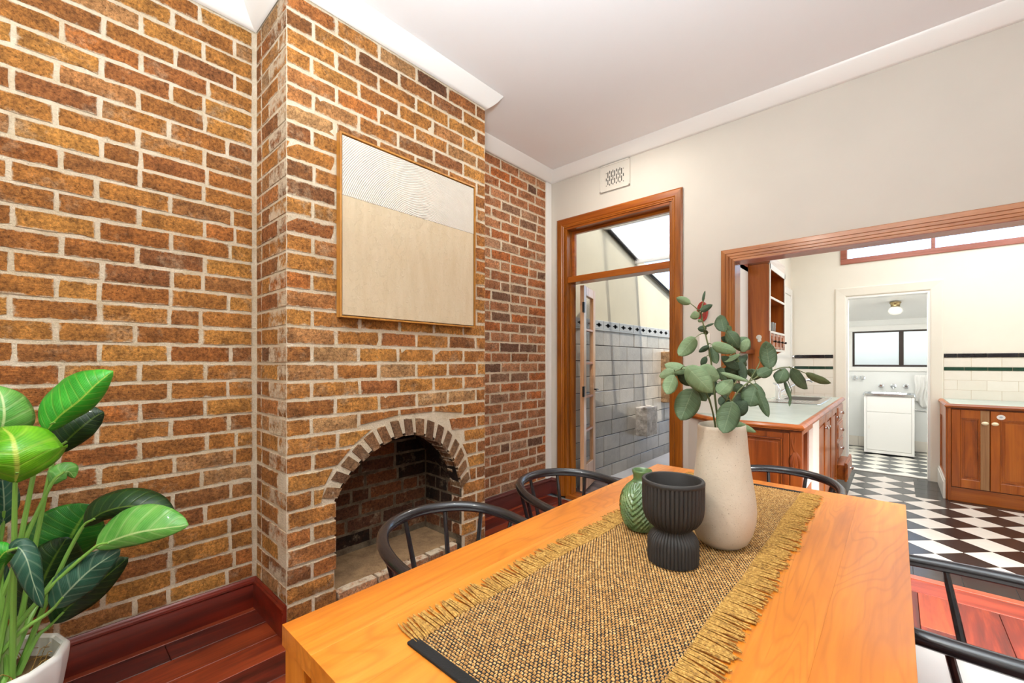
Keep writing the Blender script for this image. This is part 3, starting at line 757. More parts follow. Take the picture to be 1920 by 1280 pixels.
def tile_obj(parent, polys, z, mat, name='tile'):
    m = MB()
    for p in polys: m.prism(p, lambda q: (q[0], q[1], z-.006), lambda q: (q[0], q[1], z))
    c = [sum(q[i] for p in polys for q in p)/sum(len(p) for p in polys) for i in (0, 1)]
    return obj(name, m, mat, parent, loc=(c[0], c[1], z))
def checker(parent, rects, s, o, ca, cb, z, par=0):
    d = s/math.sqrt(2); g = .0014
    for i in range(-26, 27):
        for j in range(-26, 27):
            cx, cy = o[0]+(i-j)*d, o[1]+(i+j+1)*d
            h = d-g*1.414
            q = [(cx, cy-h), (cx+h, cy), (cx, cy+h), (cx-h, cy)]
            polys = [p for p in (clip_rect(q, r) for r in rects) if p and area(p) > 2e-4]
            if polys: tile_obj(parent, polys, z+rnd.uniform(-.0003, .0003), ca if (i+j+par) % 2 else cb)
LT = (.196, 5.193)
# lattice runs at 45 degrees: colour alternates along both tile directions
def checker45(parent, rects, s, v, ca, cb, z, par=0):
    a = 1/math.sqrt(2); g = .0016
    for i in range(-24, 25):
        for j in range(-24, 25):
            P = [((i+u), (j+w)) for u, w in ((0, 0), (1, 0), (1, 1), (0, 1))]
            P = [(u+(g/s if u == i else -g/s), w+(g/s if w == j else -g/s)) for u, w in P]
            q = [(v[0]+s*a*(u+w), v[1]+s*a*(u-w)) for u, w in P]
            polys = [p for p in (clip_rect(q, r) for r in rects) if p and area(p) > 1.5e-4]
            if polys: tile_obj(parent, polys, z+rnd.uniform(-.0003, .0003), ca if (i+j+par) % 2 else cb)
checker45(kf, [(-.35, .1402, 3.752, 6.37), (.1402, 2.15, 3.752, 5.60)], TL, LT, M['tile_w'], M['tile_b'], 0, 0)
def strip(parent, x0, x1, y0, y1, n, ax, mat, z=0, name='border_tile'):
    g = .0016
    for k in range(n):
        if ax == 'x': a, b = x0+(x1-x0)*k/n, x0+(x1-x0)*(k+1)/n; q = [(a+g, y0+g), (b-g, y0+g), (b-g, y1-g), (a+g, y1-g)]
        else: a, b = y0+(y1-y0)*k/n, y0+(y1-y0)*(k+1)/n; q = [(x0+g, a+g), (x1-g, a+g), (x1-g, b-g), (x0+g, b-g)]
        tile_obj(parent, [q], z+rnd.uniform(-.0004, .0004), mat, name)
strip(kf, -.56, 2.42, 3.533, 3.752, 14, 'x', M['tile_b'])
strip(kf, -.56, -.35, 3.752, 6.37, 13, 'y', M['tile_b'])
strip(kf, .1402, .36, 5.60, 6.37, 4, 'y', M['tile_b'])
strip(kf, .36, 2.42, 5.60, 5.80, 9, 'x', M['tile_b'])
strip(kf, -.56, .36, 6.37, 6.52, 5, 'x', M['tile_b'])
strip(kf, 2.15, 2.42, 3.752, 5.60, 9, 'y', M['tile_b'])

LDX0, LDX1, LDZ = -.445, .277, 2.062
HX0, HX1, HZ0, HZ1 = -.43, 2.3, 2.515, 2.92
wf = MB()
for a, b in (((KL-.1, 0), (LDX0, HZ0)), ((LDX1, 0), (KR+.1, HZ0)), ((LDX0, LDZ), (LDX1, HZ0)), ((KL-.1, HZ0), (HX0, KZ)), ((HX1, HZ0), (KR+.1, KZ)), ((HX0, HZ1), (HX1, KZ))):
    wf.box((a[0], KY, a[1]), (b[0], KY+.14, b[1]))
wfar = struct(obj('wall_far', wf, M['kcream']))
struct(obj('wall_kitchen_left', MB().box((KL-.12, YB+.13, 0), (KL, KY, KZ)), M['kcream']))
struct(obj('wall_kitchen_right', MB().box((KR, YB+.13, 0), (KR+.1, KY, KZ)), M['kcream']))
struct(obj('ceiling_kitchen', MB().box((KL-.1, YB+.13, KZ), (KR+.1, KY+.14, KZ+.06)), M['ceil']))
struct(obj('wall_kitchen_near', MB().box((KL-.1, YB+.131, OZ+.02), (KR, YB+.15, KZ)).box((OX1+.02, YB+.131, 0), (KR, YB+.15, OZ+.02)), M['kcream']))
# wall tiles either side of the laundry doorway, with a green and a black dado strip
def wall_tiles(x0, x1, zlo=.905):
    rows = [(.796, .894), (.896, .993), (.995, 1.095), (1.097, 1.197)]
    if x0 > 0: pass
    def row(z0, z1, w, ph, mat, name, out):
        x = x0
        e = x0+ph
        while x < x1-.004:
            b = min(e, x1)
            obj(name, MB().box((x+.0012, KY-out, z0), (b-.0012, KY-.0005, z1)), mat, wfar, bevel=.0015, seg=1, loc=((x+b)/2, KY, (z0+z1)/2))
            x = b; e += w
    for i, (z0, z1) in enumerate(rows): row(z0, z1, .2095, .10 if i % 2 == 0 else .20, M['wtile'], 'wall_tile', .006)
    row(1.199, 1.233, .165, .15, M['gtile'], 'green_dado_tile', .009)
    row(1.235, 1.334, .2095, .20, M['wtile'], 'wall_tile', .006)
    row(1.336, 1.376, .2095, .10, M['btile'], 'black_dado_tile', .014)
    obj('grout', MB().box((x0, KY-.004, .79), (x1, KY-.0002, 1.37)), M['wgrout'], wfar)
wall_tiles(.379, 1.55); wall_tiles(-.96, -.565)
# laundry doorway
ld = sempty('door_2', (LDX0, KY, 0))
architrave(ld, -.545, .377, 2.17, .1, [(0, 0), (0, .016), (.01, .022), (.05, .018), (.09, .014), (.1, .01), (.1, 0)], KY, (M['kcream'], M['kcream']))
obj('jamb', MB().box((LDX0, KY-.004, 0), (LDX0+.02, KY+.15, LDZ)), M['gloss_white'], ld)
jr = obj('jamb', MB().box((LDX1-.02, KY-.004, 0), (LDX1, KY+.15, LDZ)), M['gloss_white'], ld)
obj('door_head', MB().box((LDX0+.02, KY-.004, LDZ-.02), (LDX1-.02, KY+.15, LDZ)), M['gloss_white'], ld)
obj('strike_plate', MB().box((LDX1-.022, KY+.03, .26), (LDX1-.0195, KY+.06, .38)), M['porcelain'], jr)
obj('door_sill', MB().box((LDX0, KY+.06, -.01), (LDX1, KY+.15, .006)), M['sill'], ld)
# highlight window
hw = sempty('window_1', (HX0, KY, HZ0))
def rail(a, b, y0=-.018, y1=.06): return MB().box((a[0], KY+y0, a[1]), (b[0], KY+y1, b[1]))
obj('window_rail', rail((HX0-.065, HZ0-.062), (HX1+.05, HZ0+.0)), M['red_wood'], hw, bevel=.006)
obj('window_rail', rail((HX0-.065, HZ1), (HX1+.05, HZ1+.06)), M['red_wood'], hw, bevel=.006)
for x in (HX0-.065, HX1-.01): obj('window_stile', rail((x, HZ0), (x+.062, HZ1)), M['red_wood'], hw, bevel=.006)
mx_ = [HX0+.0, .30, 1.02, 1.70, HX1-.02]
for x in mx_[1:-1]: obj('mullion', rail((x-.016, HZ0), (x+.016, HZ1), -.005, .05), M['red_wood'], hw, bevel=.004)
for a, b in zip(mx_, mx_[1:]): obj('pane', MB().box((a, KY+.07, HZ0), (b, KY+.075, HZ1)), M['glass'], hw)

# base cabinets and worktops
BX, BY0, BY1 = -.43, 3.15, 5.88            # run on the left: side face, end face, far end
cab = thing('base_cabinet', 'long orange-brown timber base cabinet with carved end panel on the left of the kitchen', 'cabinet', (-.7, 4.5, 0))
BT = .862
obj('carcass', MB().box((-.86, BY0+.02, .0), (BX-.022, BY0+.22, .10)).box((-.985, YB+.16, .10), (BX-.022, BY1, BT)).box((-.86, BY0+.02, .1), (-.44, YB+.14, .11)), M['kit_dark'], cab)
obj('kickboard', MB().box((BX-.10, BY0+.02, 0), (BX-.085, BY1, .10)), M['kit_dark'], cab)
def panel_xz(parent, x0, x1, z0, z1, y, fw, mat, pm, d=.020, name='frame', rw=None):
    # framed panel facing -Y: four rails and a raised field
    f = MB()
    rw = rw or fw
    f.box((x0, y-d, z0), (x0+fw, y, z1)).box((x1-fw, y-d, z0), (x1, y, z1)).box((x0+fw, y-d, z0), (x1-fw, y, z0+rw)).box((x0+fw, y-d, z1-rw), (x1-fw, y, z1))
    o = obj(name, f, mat, parent, bevel=.0025, seg=1)
    a, b, c, e = x0+fw, x1-fw, z0+rw, z1-rw
    mo = MB()
    for p, q in (((a, c), (a+.012, e)), ((b-.012, c), (b, e)), ((a+.012, c), (b-.012, c+.012)), ((a+.012, e-.012), (b-.012, e))): mo.box((p[0], y-d*.8, p[1]), (q[0], y-.002, q[1]))
    pf = MB().box((a+.012, y-d*.35, c+.012), (b-.012, y-.001, e-.012)).box((a+.028, y-d*.6, c+.028), (b-.028, y-d*.34, e-.028))
    return o, mo, pf
ep = obj('end_panel', MB().box((-.86, BY0, 0), (BX+.002, BY0+.02, BT)), M['kit_dark'], cab)
o, mo, pf = panel_xz(cab, -.79, -.495, .06, BT-.02, BY0, .035, M['kit_dark'], None, .016, 'end_frame')
obj('bead', mo, M['kit_dark'], o, bevel=.003); obj('raised_field', pf, M['kit_dark'], o, bevel=.004)
pil = obj('pilaster', MB().box((-.492, BY0-.016, 0), (BX+.002, BY0, BT)), M['kit_dark'], cab, bevel=.004)
# carved tulip on the pilaster
tu = MB(); cx, cz, cy = -.462, .70, BY0-.016
for k, (dx, tilt, L, wd) in enumerate(((0, 0, .085, .013), (-.012, -.28, .075, .011), (.012, .28, .075, .011), (-.006, -.1, .10, .008), (.006, .1, .10, .008))):
    pts = [(cx+dx*.3, cy, cz+.03), (cx+dx+math.sin(tilt)*L*.5, cy-.006, cz-L*.3), (cx+dx*.6+math.sin(tilt)*L*.6, cy-.002, cz-L)]
    tu.tube(bez(pts, 8), [wd*math.sin(PI*min(.98, .12+i/9)) for i in range(9)], 6)
tu.tube([(cx, cy-.001, cz+.13), (cx-.004, cy-.004, cz+.07), (cx, cy-.003, cz+.02)], [.003, .004, .006], 6)
tu.tube(bez([(cx-.02, cy-.001, cz+.11), (cx-.012, cy-.004, cz+.06), (cx, cy-.002, cz+.02)], 6), [.002, .004, .006, .006, .005, .004, .003], 6)
tu.v = [(x, cy+(y-cy)*.4, z) for x, y, z in tu.v]
obj('carved_tulip', tu, M['kit_dark'], pil, smooth=True)
# return of the end towards the dining wall (white board under the worktop)
obj('white_return', MB().add([(-.86, BY0+.001, 0), (-1.19, YB-.022, 0), (-1.19, YB-.002, 0), (-.84, BY0+.02, 0), (-.86, BY0+.001, BT), (-1.19, YB-.022, BT), (-1.19, YB-.002, BT), (-.84, BY0+.02, BT)],
    [(0, 1, 2, 3), (7, 6, 5, 4), (0, 4, 5, 1), (1, 5, 6, 2), (2, 6, 7, 3), (3, 7, 4, 0)]), M['cream'], cab)
# side face of the run, seen raking
def sbox(y0, y1, z0, z1, x0, x1): return MB().box((x0, y0, z0), (x1, y1, z1))
SX = BX
nic = MB().box((SX-.022, BY0+.02, 0), (SX, BY0+.05, BT)).box((SX-.02, BY0+.05, .10), (SX, 3.60, .13)).box((SX-.02, BY0+.05, BT-.03), (SX, 3.60, BT))
obj('niche_frame', nic, M['kit_z'], cab, bevel=.002)
obj('niche_shelf', MB().box((SX-.14, BY0+.05, .47), (SX+.0, 3.60, .50)), M['sill'], cab, bevel=.002)
obj('niche_lining', MB().box((SX-.14, BY0+.05, .10), (SX-.13, 3.60, BT)), M['sill'], cab)
obj('niche_panel', MB().box((SX-.02, BY0+.07, .13), (SX-.004, 3.58, .46)), M['kit_z'], cab, bevel=.003)
obj('white_filler', MB().box((SX-.022, 3.60, .0), (SX+.004, 3.90, BT)), M['sill'], cab, bevel=.002)
def side_door(y0, y1, z0, z1, nm, fwd=0.0, fw=.055):
    x = SX+fwd
    f = MB().box((x-.02, y0, z0), (x, y0+fw, z1)).box((x-.02, y1-fw, z0), (x, y1, z1)).box((x-.02, y0+fw, z0), (x, y1-fw, z0+fw)).box((x-.02, y0+fw, z1-fw), (x, y1-fw, z1))
    d = obj(nm, f, M['kit_z'], cab, bevel=.003, seg=1)
    obj('raised_field', MB().box((x-.018, y0+fw, z0+fw), (x-.012, y1-fw, z1-fw)).box((x-.013, y0+fw+.02, z0+fw+.02), (x-.006, y1-fw-.02, z1-fw-.02)), M['kit_z'], d, bevel=.002)
    return d
def knob(p, d, parent, mat, r=.014, L=.026):
    p = Vector(p); d = Vector(d)
    return obj('knob', MB().tube([p, p+d*L*.35, p+d*L*.5, p+d*L*.8, p+d*L], [r*.5, r*.42, r*.9, r, r*.55], 12), mat, parent, smooth=True)
ys = [3.92, 4.40, 4.88]
for i, (a, b) in enumerate(((3.92, 4.36), (4.37, 4.81), (4.82, 5.26))):
    d = side_door(a, b, .11, BT-.012, 'cabinet_door'); knob((SX, (b-.05) if i % 2 == 0 else a+.05, .75), (1, 0, 0), d, M['chrome'])
zz = [.11, .30, .50, .68, BT-.012]
for i, (a, b) in enumerate(zip(zz, zz[1:])):
    fwd = .075 if i == 0 else .0
    x = SX+fwd
    dr = obj('drawer', MB().box((x-.02, 5.28, a+.004), (x, 5.84, b-.004)).box((x-.003, 5.31, a+.02), (x+.006, 5.81, b-.02)).box((x-.19, 5.30, a+.015), (x-.02, 5.82, b-.03)), M['kit_y'], cab, bevel=.003, seg=1)
    knob((x+.006, 5.56, (a+b)/2), (1, 0, 0), dr, M['chrome'], .016, .03)
# worktop with moulded timber edge
WO = [(-1.19, YB-.001), (-1.19, YB-.028), (-.925, 3.117), (-.418, 3.117), (-.418, BY1+.02), (-.995, BY1+.02), (-.995, YB+.145), (OX0+.02, YB+.145), (OX0+.02, YB-.001)]
def inset(poly, d, edges):
    n = len(poly); out = []
    for i in range(n):
        p0, p1, p2 = Vector(poly[i-1]), Vector(poly[i]), Vector(poly[(i+1) % n])
        d0, d1 = (p1-p0).normalized(), (p2-p1).normalized(); n0, n1 = Vector((-d0.y, d0.x)), Vector((-d1.y, d1.x))
        a, b = d*edges[i-1], d*edges[i]
        det = d0.x*d1.y-d0.y*d1.x
        q0, q1 = p1+n0*a, p1+n1*b
        if abs(det) < 1e-6: out.append(tuple(q0)); continue
        w = q1-q0; t = (w.x*d1.y-w.y*d1.x)/det; out.append(tuple(q0+d0*t))
    return out
wt = thing('kitchen_worktop', 'grey-green laminate worktop with moulded timber edge and sink, cut off at an angle', 'worktop', (-.7, 4.5, .87))
ED = [0, 1, 1, 1, 1, 0, 0, 0, 0]
obj('laminate', MB().prism(inset(WO, .03, ED), lambda p: (p[0], p[1], .866), lambda p: (p[0], p[1], .9)), M['laminate'], wt)
ring = [WO[i] for i in (1, 2, 3, 4, 5)]
EP = [(0, .866), (0, .874), (-.006, .876), (-.006, .884), (-.002, .888), (.002, .895), (.010, .900), (.0302, .9005), (.0302, .866)]
em = MB().sweep(ring[:4], EP)
obj('edge_moulding', em, M['kit_x'], wt, smooth=True)
obj('edge_moulding', MB().box((-.995, BY1-.008, .868), (-.43, BY1+.02, .899)), M['kit_x'], wt, bevel=.004)
sk = thing('kitchen_sink', 'stainless steel drop-in sink with drainer set in the green worktop', 'sink', (-.72, 5.3, .9))
def rrect(x0, x1, y0, y1, r, n=5):
    out = []
    for cx, cy, a0 in ((x1-r, y0+r, -PI/2), (x1-r, y1-r, 0), (x0+r, y1-r, PI/2), (x0+r, y0+r, PI)):
        out += [(cx+r*math.cos(a0+PI/2*i/n), cy+r*math.sin(a0+PI/2*i/n)) for i in range(n+1)]
    return out
def basin(mb, loops):
    n = len(loops[0][0]); b = len(mb.v)
    for pl_, z in loops: mb.v += [(p[0], p[1], z) for p in pl_]
    for i in range(len(loops)-1): mb.f += [(b+i*n+k, b+i*n+(k+1) % n, b+(i+1)*n+(k+1) % n, b+(i+1)*n+k) for k in range(n)]
    mb.f.append(tuple(b+(len(loops)-1)*n+k for k in range(n)))
    return mb
sm = MB()
basin(sm, [(rrect(-.955, -.505, 4.72, 5.68, .03), .9005), (rrect(-.95, -.51, 4.725, 5.675, .03), .906), (rrect(-.92, -.54, 4.755, 5.645, .05), .907), (rrect(-.91, -.55, 4.77, 5.63, .05), .9035)])
obj('rim', sm, M['steel'], sk, smooth=True)
obj('bowl', basin(MB(), [(rrect(-.87, -.58, 5.16, 5.60, .05), .9045), (rrect(-.865, -.585, 5.165, 5.595, .05), .9038), (rrect(-.85, -.60, 5.18, 5.58, .06), .9036)]), M['iron'], sk)
dg = MB()
for i in range(8): dg.box((-.86+i*.035, 4.82, .9036), (-.852+i*.035, 5.10, .9055))
obj('drainer', dg, M['steel'], sk)
tp = thing('mixer_tap', 'chrome mixer tap with a long raised spout behind the sink', 'tap', (-.90, 5.12, .905))
obj('tap_body', MB().tube([(-.90, 5.12, .9072), (-.90, 5.12, .93), (-.90, 5.12, 1.0), (-.90, 5.12, 1.02)], [.03, .024, .022, .016], 14), M['chrome'], tp, smooth=True)
obj('spout', MB().tube(bez([(-.90, 5.12, .97), (-.82, 5.14, 1.03), (-.70, 5.18, 1.10), (-.64, 5.20, 1.105), (-.62, 5.205, 1.085)], 12), [.013]*12+[.014], 10), M['chrome'], tp, smooth=True)
obj('lever', MB().tube([(-.90, 5.12, 1.02), (-.90, 5.10, 1.05), (-.93, 5.04, 1.07)], [.008, .008, .01], 8), M['chrome'], tp, smooth=True)

# cabinet on the right
rc = thing('base_cabinet', 'worn panelled timber cabinet with cream oval knobs on the right of the doorway', 'cabinet', (.9, 6.0, 0))
RX0, RX1, RY = .36, 1.36, 5.68
obj('carcass', MB().box((RX0+.005, RY+.02, .0), (RX1, KY-.012, BT)), M['kit_dark'], rc)
obj('plinth', MB().box((RX0+.012, RY+.012, 0), (RX1, RY+.03, .125)), M['kit_x'], rc, bevel=.003)
obj('stile', MB().box((RX0, RY, 0), (RX0+.022, RY+.03, BT)), M['kit_z'], rc, bevel=.002)
for i, (a, b) in enumerate(((RX0+.024, .622), (.626, .975), (.979, 1.345))):
    o, mo, pf = panel_xz(rc, a, b, .135, BT-.012, RY+.012, .058, M['kit_z'], None, .020, 'cabinet_door', .078)
    obj('bead', mo, M['kit_z'], o, bevel=.003); obj('raised_field', pf, M['kit_z'], o, bevel=.004)
    kx = b-.030 if i != 1 else a+.026
    kb = MB(); kb.lathe([(.004, 0), (.006, .006), (.012, .014), (.013, .02), (.008, .027), (.001, .029)], n=14)
    kb.v = [(kx+x*1.75, RY-.008-z, .738+y*1.25) for x, y, z in kb.v]
    obj('knob', kb, M['porcelain'], o, smooth=True)
    if i == 0: obj('worn_stile', MB().box((b-.056, RY-.0087, .137), (b-.002, RY-.0079, BT-.014)), wood('worn_stile_timber', '#7f5836', '#9c7048', '#a8875f', 'z', 1, .6, 0, .05, .5), o)
    elif i == 1:
        st = MB(); A = [(a+.062+.026*math.cos(2*PI*k/20), .80+.022*math.sin(2*PI*k/20)) for k in range(20)]
        st.prism(A, lambda p: (p[0], RY-.0085, p[1]), lambda p: (p[0], RY-.012, p[1])); so = obj('oval_badge', st, M['gloss_white'], o)
        st2 = MB(); A = [(a+.062+.011*math.cos(2*PI*k/14), .80+.009*math.sin(2*PI*k/14)) for k in range(14)]
        st2.prism(A, lambda p: (p[0], RY-.0119, p[1]), lambda p: (p[0], RY-.0128, p[1]))
        obj('badge_mark', st2, plain('pale_blue_print', '#b9c3cb', .4), rc)
# side of that cabinet, facing the doorway
sf = MB().box((RX0-.012, RY+.03, 0), (RX0+.006, RY+.09, BT)).box((RX0-.012, KY-.10, 0), (RX0+.006, KY-.024, BT)).box((RX0-.012, RY+.09, BT-.12), (RX0+.006, KY-.10, BT)).box((RX0-.012, RY+.09, 0), (RX0+.006, KY-.10, .20))
so = obj('side_frame', sf, M['kit_z'], rc, bevel=.003, seg=1)
obj('raised_field', MB().box((RX0-.003, RY+.09, .20), (RX0+.004, KY-.10, BT-.12)), M['kit_z'], so)
obj('side_skirting', MB().box((RX0-.03, RY+.03, 0), (RX0-.012, KY-.024, .16)).box((RX0-.024, RY+.03, .16), (RX0-.012, KY-.024, .185)), M['sill'], rc, bevel=.004)
rw = thing('kitchen_worktop', 'grey-green worktop with timber edge on the right cabinet below the white tiles', 'worktop', (.9, 6.0, .87))
obj('laminate', MB().box((RX0+.015, RY+.012, .866), (RX1, KY-.012, .9)), M['laminate'], rw)
obj('edge_moulding', MB().sweep([(RX0-.018, KY-.024), (RX0-.018, RY-.02), (RX1, RY-.02)], EP), M['kit_x'], rw, smooth=True)

# wall hutch on the left wall
hu = thing('wall_hutch', 'orange timber wall shelf unit with cornice and tiny spice drawers above the worktop', 'shelf', (-.9, 4.6, 1.2))
HXB, HXF, HY0, HY1, HB, HT = KL+.002, -.815, 4.245, 4.93, 1.385, 2.15
def bracket(y0, y1):
    P = [(HXB, 1.17), (HXF+.0, 2.155), (HXF, 1.40)]
    poly = [(HXB, HT), (HXB, 1.14), (HXB+.02, 1.14)]
    poly += [(HXB+.03+.155*(1-math.cos(t)), 1.15+.24*math.sin(t)) for t in [PI/2*i/8 for i in range(9)]]
    poly += [(HXF, 1.40), (HXF, HT)]
    return MB().prism(poly, lambda p: (p[0], y0, p[1]), lambda p: (p[0], y1, p[1]))
sp_ = MB().box((HXB, HY0, 1.20), (HXF, HY0+.022, HT))
s1 = obj('side_panel', sp_, M['kit_z'], hu, bevel=.002)
obj('side_panel', bracket(HY1-.022, HY1), M['kit_z'], hu, bevel=.002)
obj('back_panel', MB().box((HXB, HY0+.022, HB), (HXB+.012, HY1-.022, HT)), M['kit_dark'], hu)
for z, dz in ((HB, .018), (1.542, .02), (1.845, .02), (HT-.02, .02)):
    sh = obj('shelf', MB().box((HXB+.012, HY0+.022, z), (HXF-.004, HY1-.022, z+dz)), M['kit_y'], hu, bevel=.002)
    obj('shelf_lip', MB().box((HXF-.004, HY0+.022, z), (HXF+.003, HY1-.022, z+dz)), M['sill'], sh, bevel=.001)
ff = MB().box((HXF-.004, HY0-.002, 1.56), (HXF+.004, HY0+.03, HT)).box((HXF-.004, HY1-.03, 1.56), (HXF+.004, HY1, HT)).box((HXF-.004, HY0, HT-.05), (HXF+.004, HY1, HT))
obj('face_frame', ff, M['sill'], hu, bevel=.002)
for i in range(4):
    y0 = HY0+.04+i*.155; 
    dr = obj('spice_drawer', MB().box((HXB+.03, y0, HB+.022), (HXF+.004, y0+.14, 1.538)).box((HXF+.003, y0+.02, HB+.04), (HXF+.010, y0+.12, 1.52)), M['kit_y'], hu, bevel=.003, seg=1)
    knob((HXF+.010, y0+.07, HB+.085), (1, 0, 0), dr, M['iron'], .011, .024)
    obj('drawer_divider', MB().box((HXF-.004, y0-.014, HB+.018), (HXF+.004, y0-.001, 1.542)), M['sill'], hu)
HP_ = [(0, HT-.01), (.012, HT-.01), (.02, HT+.01), (.045, HT+.035), (.06, HT+.055), (.075, HT+.06), (.075, HT+.08), (0, HT+.08)]
obj('hutch_cornice', MB().sweep([(HXF, HY1+.0), (HXF, HY0)], [(-a, z) for a, z in HP_]), wood('limed_cornice', '#b59c84', '#d3c2ae', '#e5d8c8', 'y', 1, .4, 0, .05), hu, smooth=True)
obj('hutch_cornice', MB().box((HXB, HY0-.004, HT), (HXF, HY0+.02, HT+.02)), M['kit_dark'], hu)
obj('socket', MB().lathe([(.022, 0), (.022, .004), (.018, .008)], n=18), M['plastic'], s1, local=True)
so = bpy.data.objects[s1.children[0].name]; so.rotation_euler = (PI/2, 0, 0); so.location = Vector((-.896, HY0-.001, 1.505))-org(s1)
obj('socket', MB().lathe([(.016, 0), (.016, .004), (.012, .010)], n=18), M['plastic'], s1, local=True)
so = s1.children[1]; so.rotation_euler = (PI/2, 0, 0); so.location = Vector((-.892, HY0-.001, 1.478))-org(s1)
pt = thing('plate', 'dark slate-blue plate leaning on the shelf of the timber hutch', 'plate', (-.88, 4.36, 1.562))
pm = MB().lathe([(0, 0), (.045, .0), (.06, .006), (.07, .014), (.068, .018), (.05, .008), (0, .006)], n=24, closed=True)
po = obj('dish', pm, M['plate'], pt, smooth=True, local=True); po.rotation_euler = (math.radians(82), 0, math.radians(72)); po.location = (0, 0, .07)
for i, y in enumerate((4.50, 4.59)):
    g = thing('tumbler', 'clear drinking glass on the hutch shelf, '+('next to the blue plate' if i == 0 else 'farther from the blue plate'), 'glass', (-.86, y, 1.562), 'glasses on the hutch shelf')
    obj('glass_wall', MB().lathe([(.001, 0), (.026, 0), (.030, .09), (.0285, .09), (.0245, .006), (.001, .006)], (-.86, y, 1.562), 18, closed=True), M['tumbler'], g, smooth=True)
# mouldings of the painted recess beside the hutch
rc2 = sempty('trim_5', (KL, 4.1, 1.2))
obj('painted_board', MB().box((KL, 3.86, 1.0), (KL+.02, HY0-.01, 2.13)), M['white'], rc2)
obj('recess_crown', MB().sweep([(KL+.02, HY0-.012), (KL+.02, 3.9)], [(0, 2.09), (-.02, 2.09), (-.03, 2.12), (-.055, 2.14), (-.055, 2.17), (0, 2.17)]), M['red_wood'], rc2)
obj('recess_ledge', MB().box((KL+.02, 3.93, 1.36), (KL+.075, HY0-.012, 1.40)), M['kit_dark'], rc2, bevel=.004)
# door casing on the left wall near the far corner
dc = sempty('door_3', (KL, 6.2, 0))
obj('architrave', MB().box((KL, 6.36, .9), (KL+.02, 6.44, 2.20)).box((KL, 5.5, 2.12), (KL+.02, 6.36, 2.20)), M['gloss_white'], dc, bevel=.004)
obj('door_leaf', MB().box((KL, 5.5, .9), (KL+.008, 6.36, 2.12)), M['gloss_white'], dc)
for i, z in enumerate((1.352, 1.215)):
    hk = thing('wall_stud', ('upper' if i == 0 else 'lower')+' small chrome stud on the left kitchen wall at the dado strips', 'stud', (-.985, 6.40, z))
    obj('stud_head', MB().tube([(-.979, 6.40, z), (-.965, 6.40, z), (-.955, 6.40, z)], [.022, .022, .014], 14), M['chrome'], hk, smooth=True)

# ------------------------------------------------------------------ laundry beyond the doorway
LY = 8.42
struct(obj('wall_laundry_left', MB().box((-.95, KY+.14, 0), (-.85, LY, 2.4)), M['lwhite']))
struct(obj('wall_laundry_right', MB().box((.85, KY+.14, 0), (.95, LY, 2.4)), M['lwhite']))
lw = MB()
for a, b in (((-.95, 0), (.95, 1.215)), ((-.95, 1.215), (-.5, 2.2)), ((.62, 1.215), (.95, 2.2)), ((-.5, 1.752), (.62, 2.2))): lw.box((a[0], LY, a[1]), (b[0], LY+.12, b[1]))
wl2 = struct(obj('wall_laundry_back', lw, M['lwhite']))
struct(obj('ceiling_laundry', MB().add([(-.95, KY+.14, 2.24), (.95, KY+.14, 2.24), (.95, LY+.1, 1.90), (-.95, LY+.1, 1.90), (-.95, KY+.14, 2.30), (.95, KY+.14, 2.30), (.95, LY+.1, 1.96), (-.95, LY+.1, 1.96)],
    [(0, 1, 2, 3), (7, 6, 5, 4), (0, 4, 5, 1), (1, 5, 6, 2), (2, 6, 7, 3), (3, 7, 4, 0)]), M['gloss_white']))
lf_ = struct(obj('floor_laundry', MB().box((-.95, KY+.10, -.06), (.95, LY, -.006)), M['grout']))
checker45(lf_, [(-.75, .75, 6.605, 8.36)], .1915, (.079, 7.027-.0), M['tile_g'], M['tile_c'], 0, 1)
strip(lf_, -.75, .75, 8.36, 8.415, 6, 'x', M['tile_b'])
for i in range(8):
    x0 = -.85+i*.21
    obj('skirting_tile', MB().box((x0+.001, LY-.008, .002), (x0+.209, LY-.0005, .152)), M['wtile'], wl2, bevel=.002, seg=1, loc=(x0+.1, LY, .08))
w2 = sempty('window_2', (0, LY, 1.2))
obj('window_board', MB().box((-.56, LY-.02, 1.15), (.68, LY-.001, 1.214)).box((-.56, LY-.02, 1.753), (.68, LY-.001, 1.83)).box((-.56, LY-.02, 1.214), (-.502, LY-.001, 1.753)), M['gloss_white'], w2, bevel=.003)
af = MB().box((-.5, LY+.02, 1.216), (.62, LY+.05, 1.245)).box((-.5, LY+.02, 1.73), (.62, LY+.05, 1.751)).box((-.5, LY+.02, 1.245), (-.474, LY+.05, 1.73)).box((.594, LY+.02, 1.245), (.62, LY+.05, 1.73))
obj('window_frame', af, M['dark_plastic'], w2, bevel=.002)
obj('sash_stile', MB().box((.032, LY+.015, 1.245), (.085, LY+.055, 1.73)), M['dark_plastic'], w2, bevel=.003)
obj('pane', MB().box((-.474, LY+.034, 1.245), (.032, LY+.037, 1.73)), M['frost'], w2); obj('pane', MB().box((.085, LY+.028, 1.245), (.594, LY+.031, 1.73)), M['frost'], w2)
tr_ = thing('laundry_tub', 'white laundry tub cabinet with steel top against the laundry wall', 'tub', (-.07, 8.0, 0))
TX0, TX1, TY0, TY1 = -.335, .185, 7.80, 8.30
obj('cabinet_body', MB().box((TX0, TY0+.012, .02), (TX1, TY1, .82)), M['gloss_white'], tr_, bevel=.004)
obj('front_frame', MB().box((TX0, TY0, .02), (TX0+.028, TY0+.014, .82)).box((TX1-.028, TY0, .02), (TX1, TY0+.014, .82)).box((TX0+.028, TY0, .02), (TX1-.028, TY0+.014, .06)), M['gloss_white'], tr_, bevel=.002)
obj('upper_panel', MB().box((TX0+.031, TY0+.002, .595), (TX1-.031, TY0+.014, .815)), M['gloss_white'], tr_, bevel=.003)
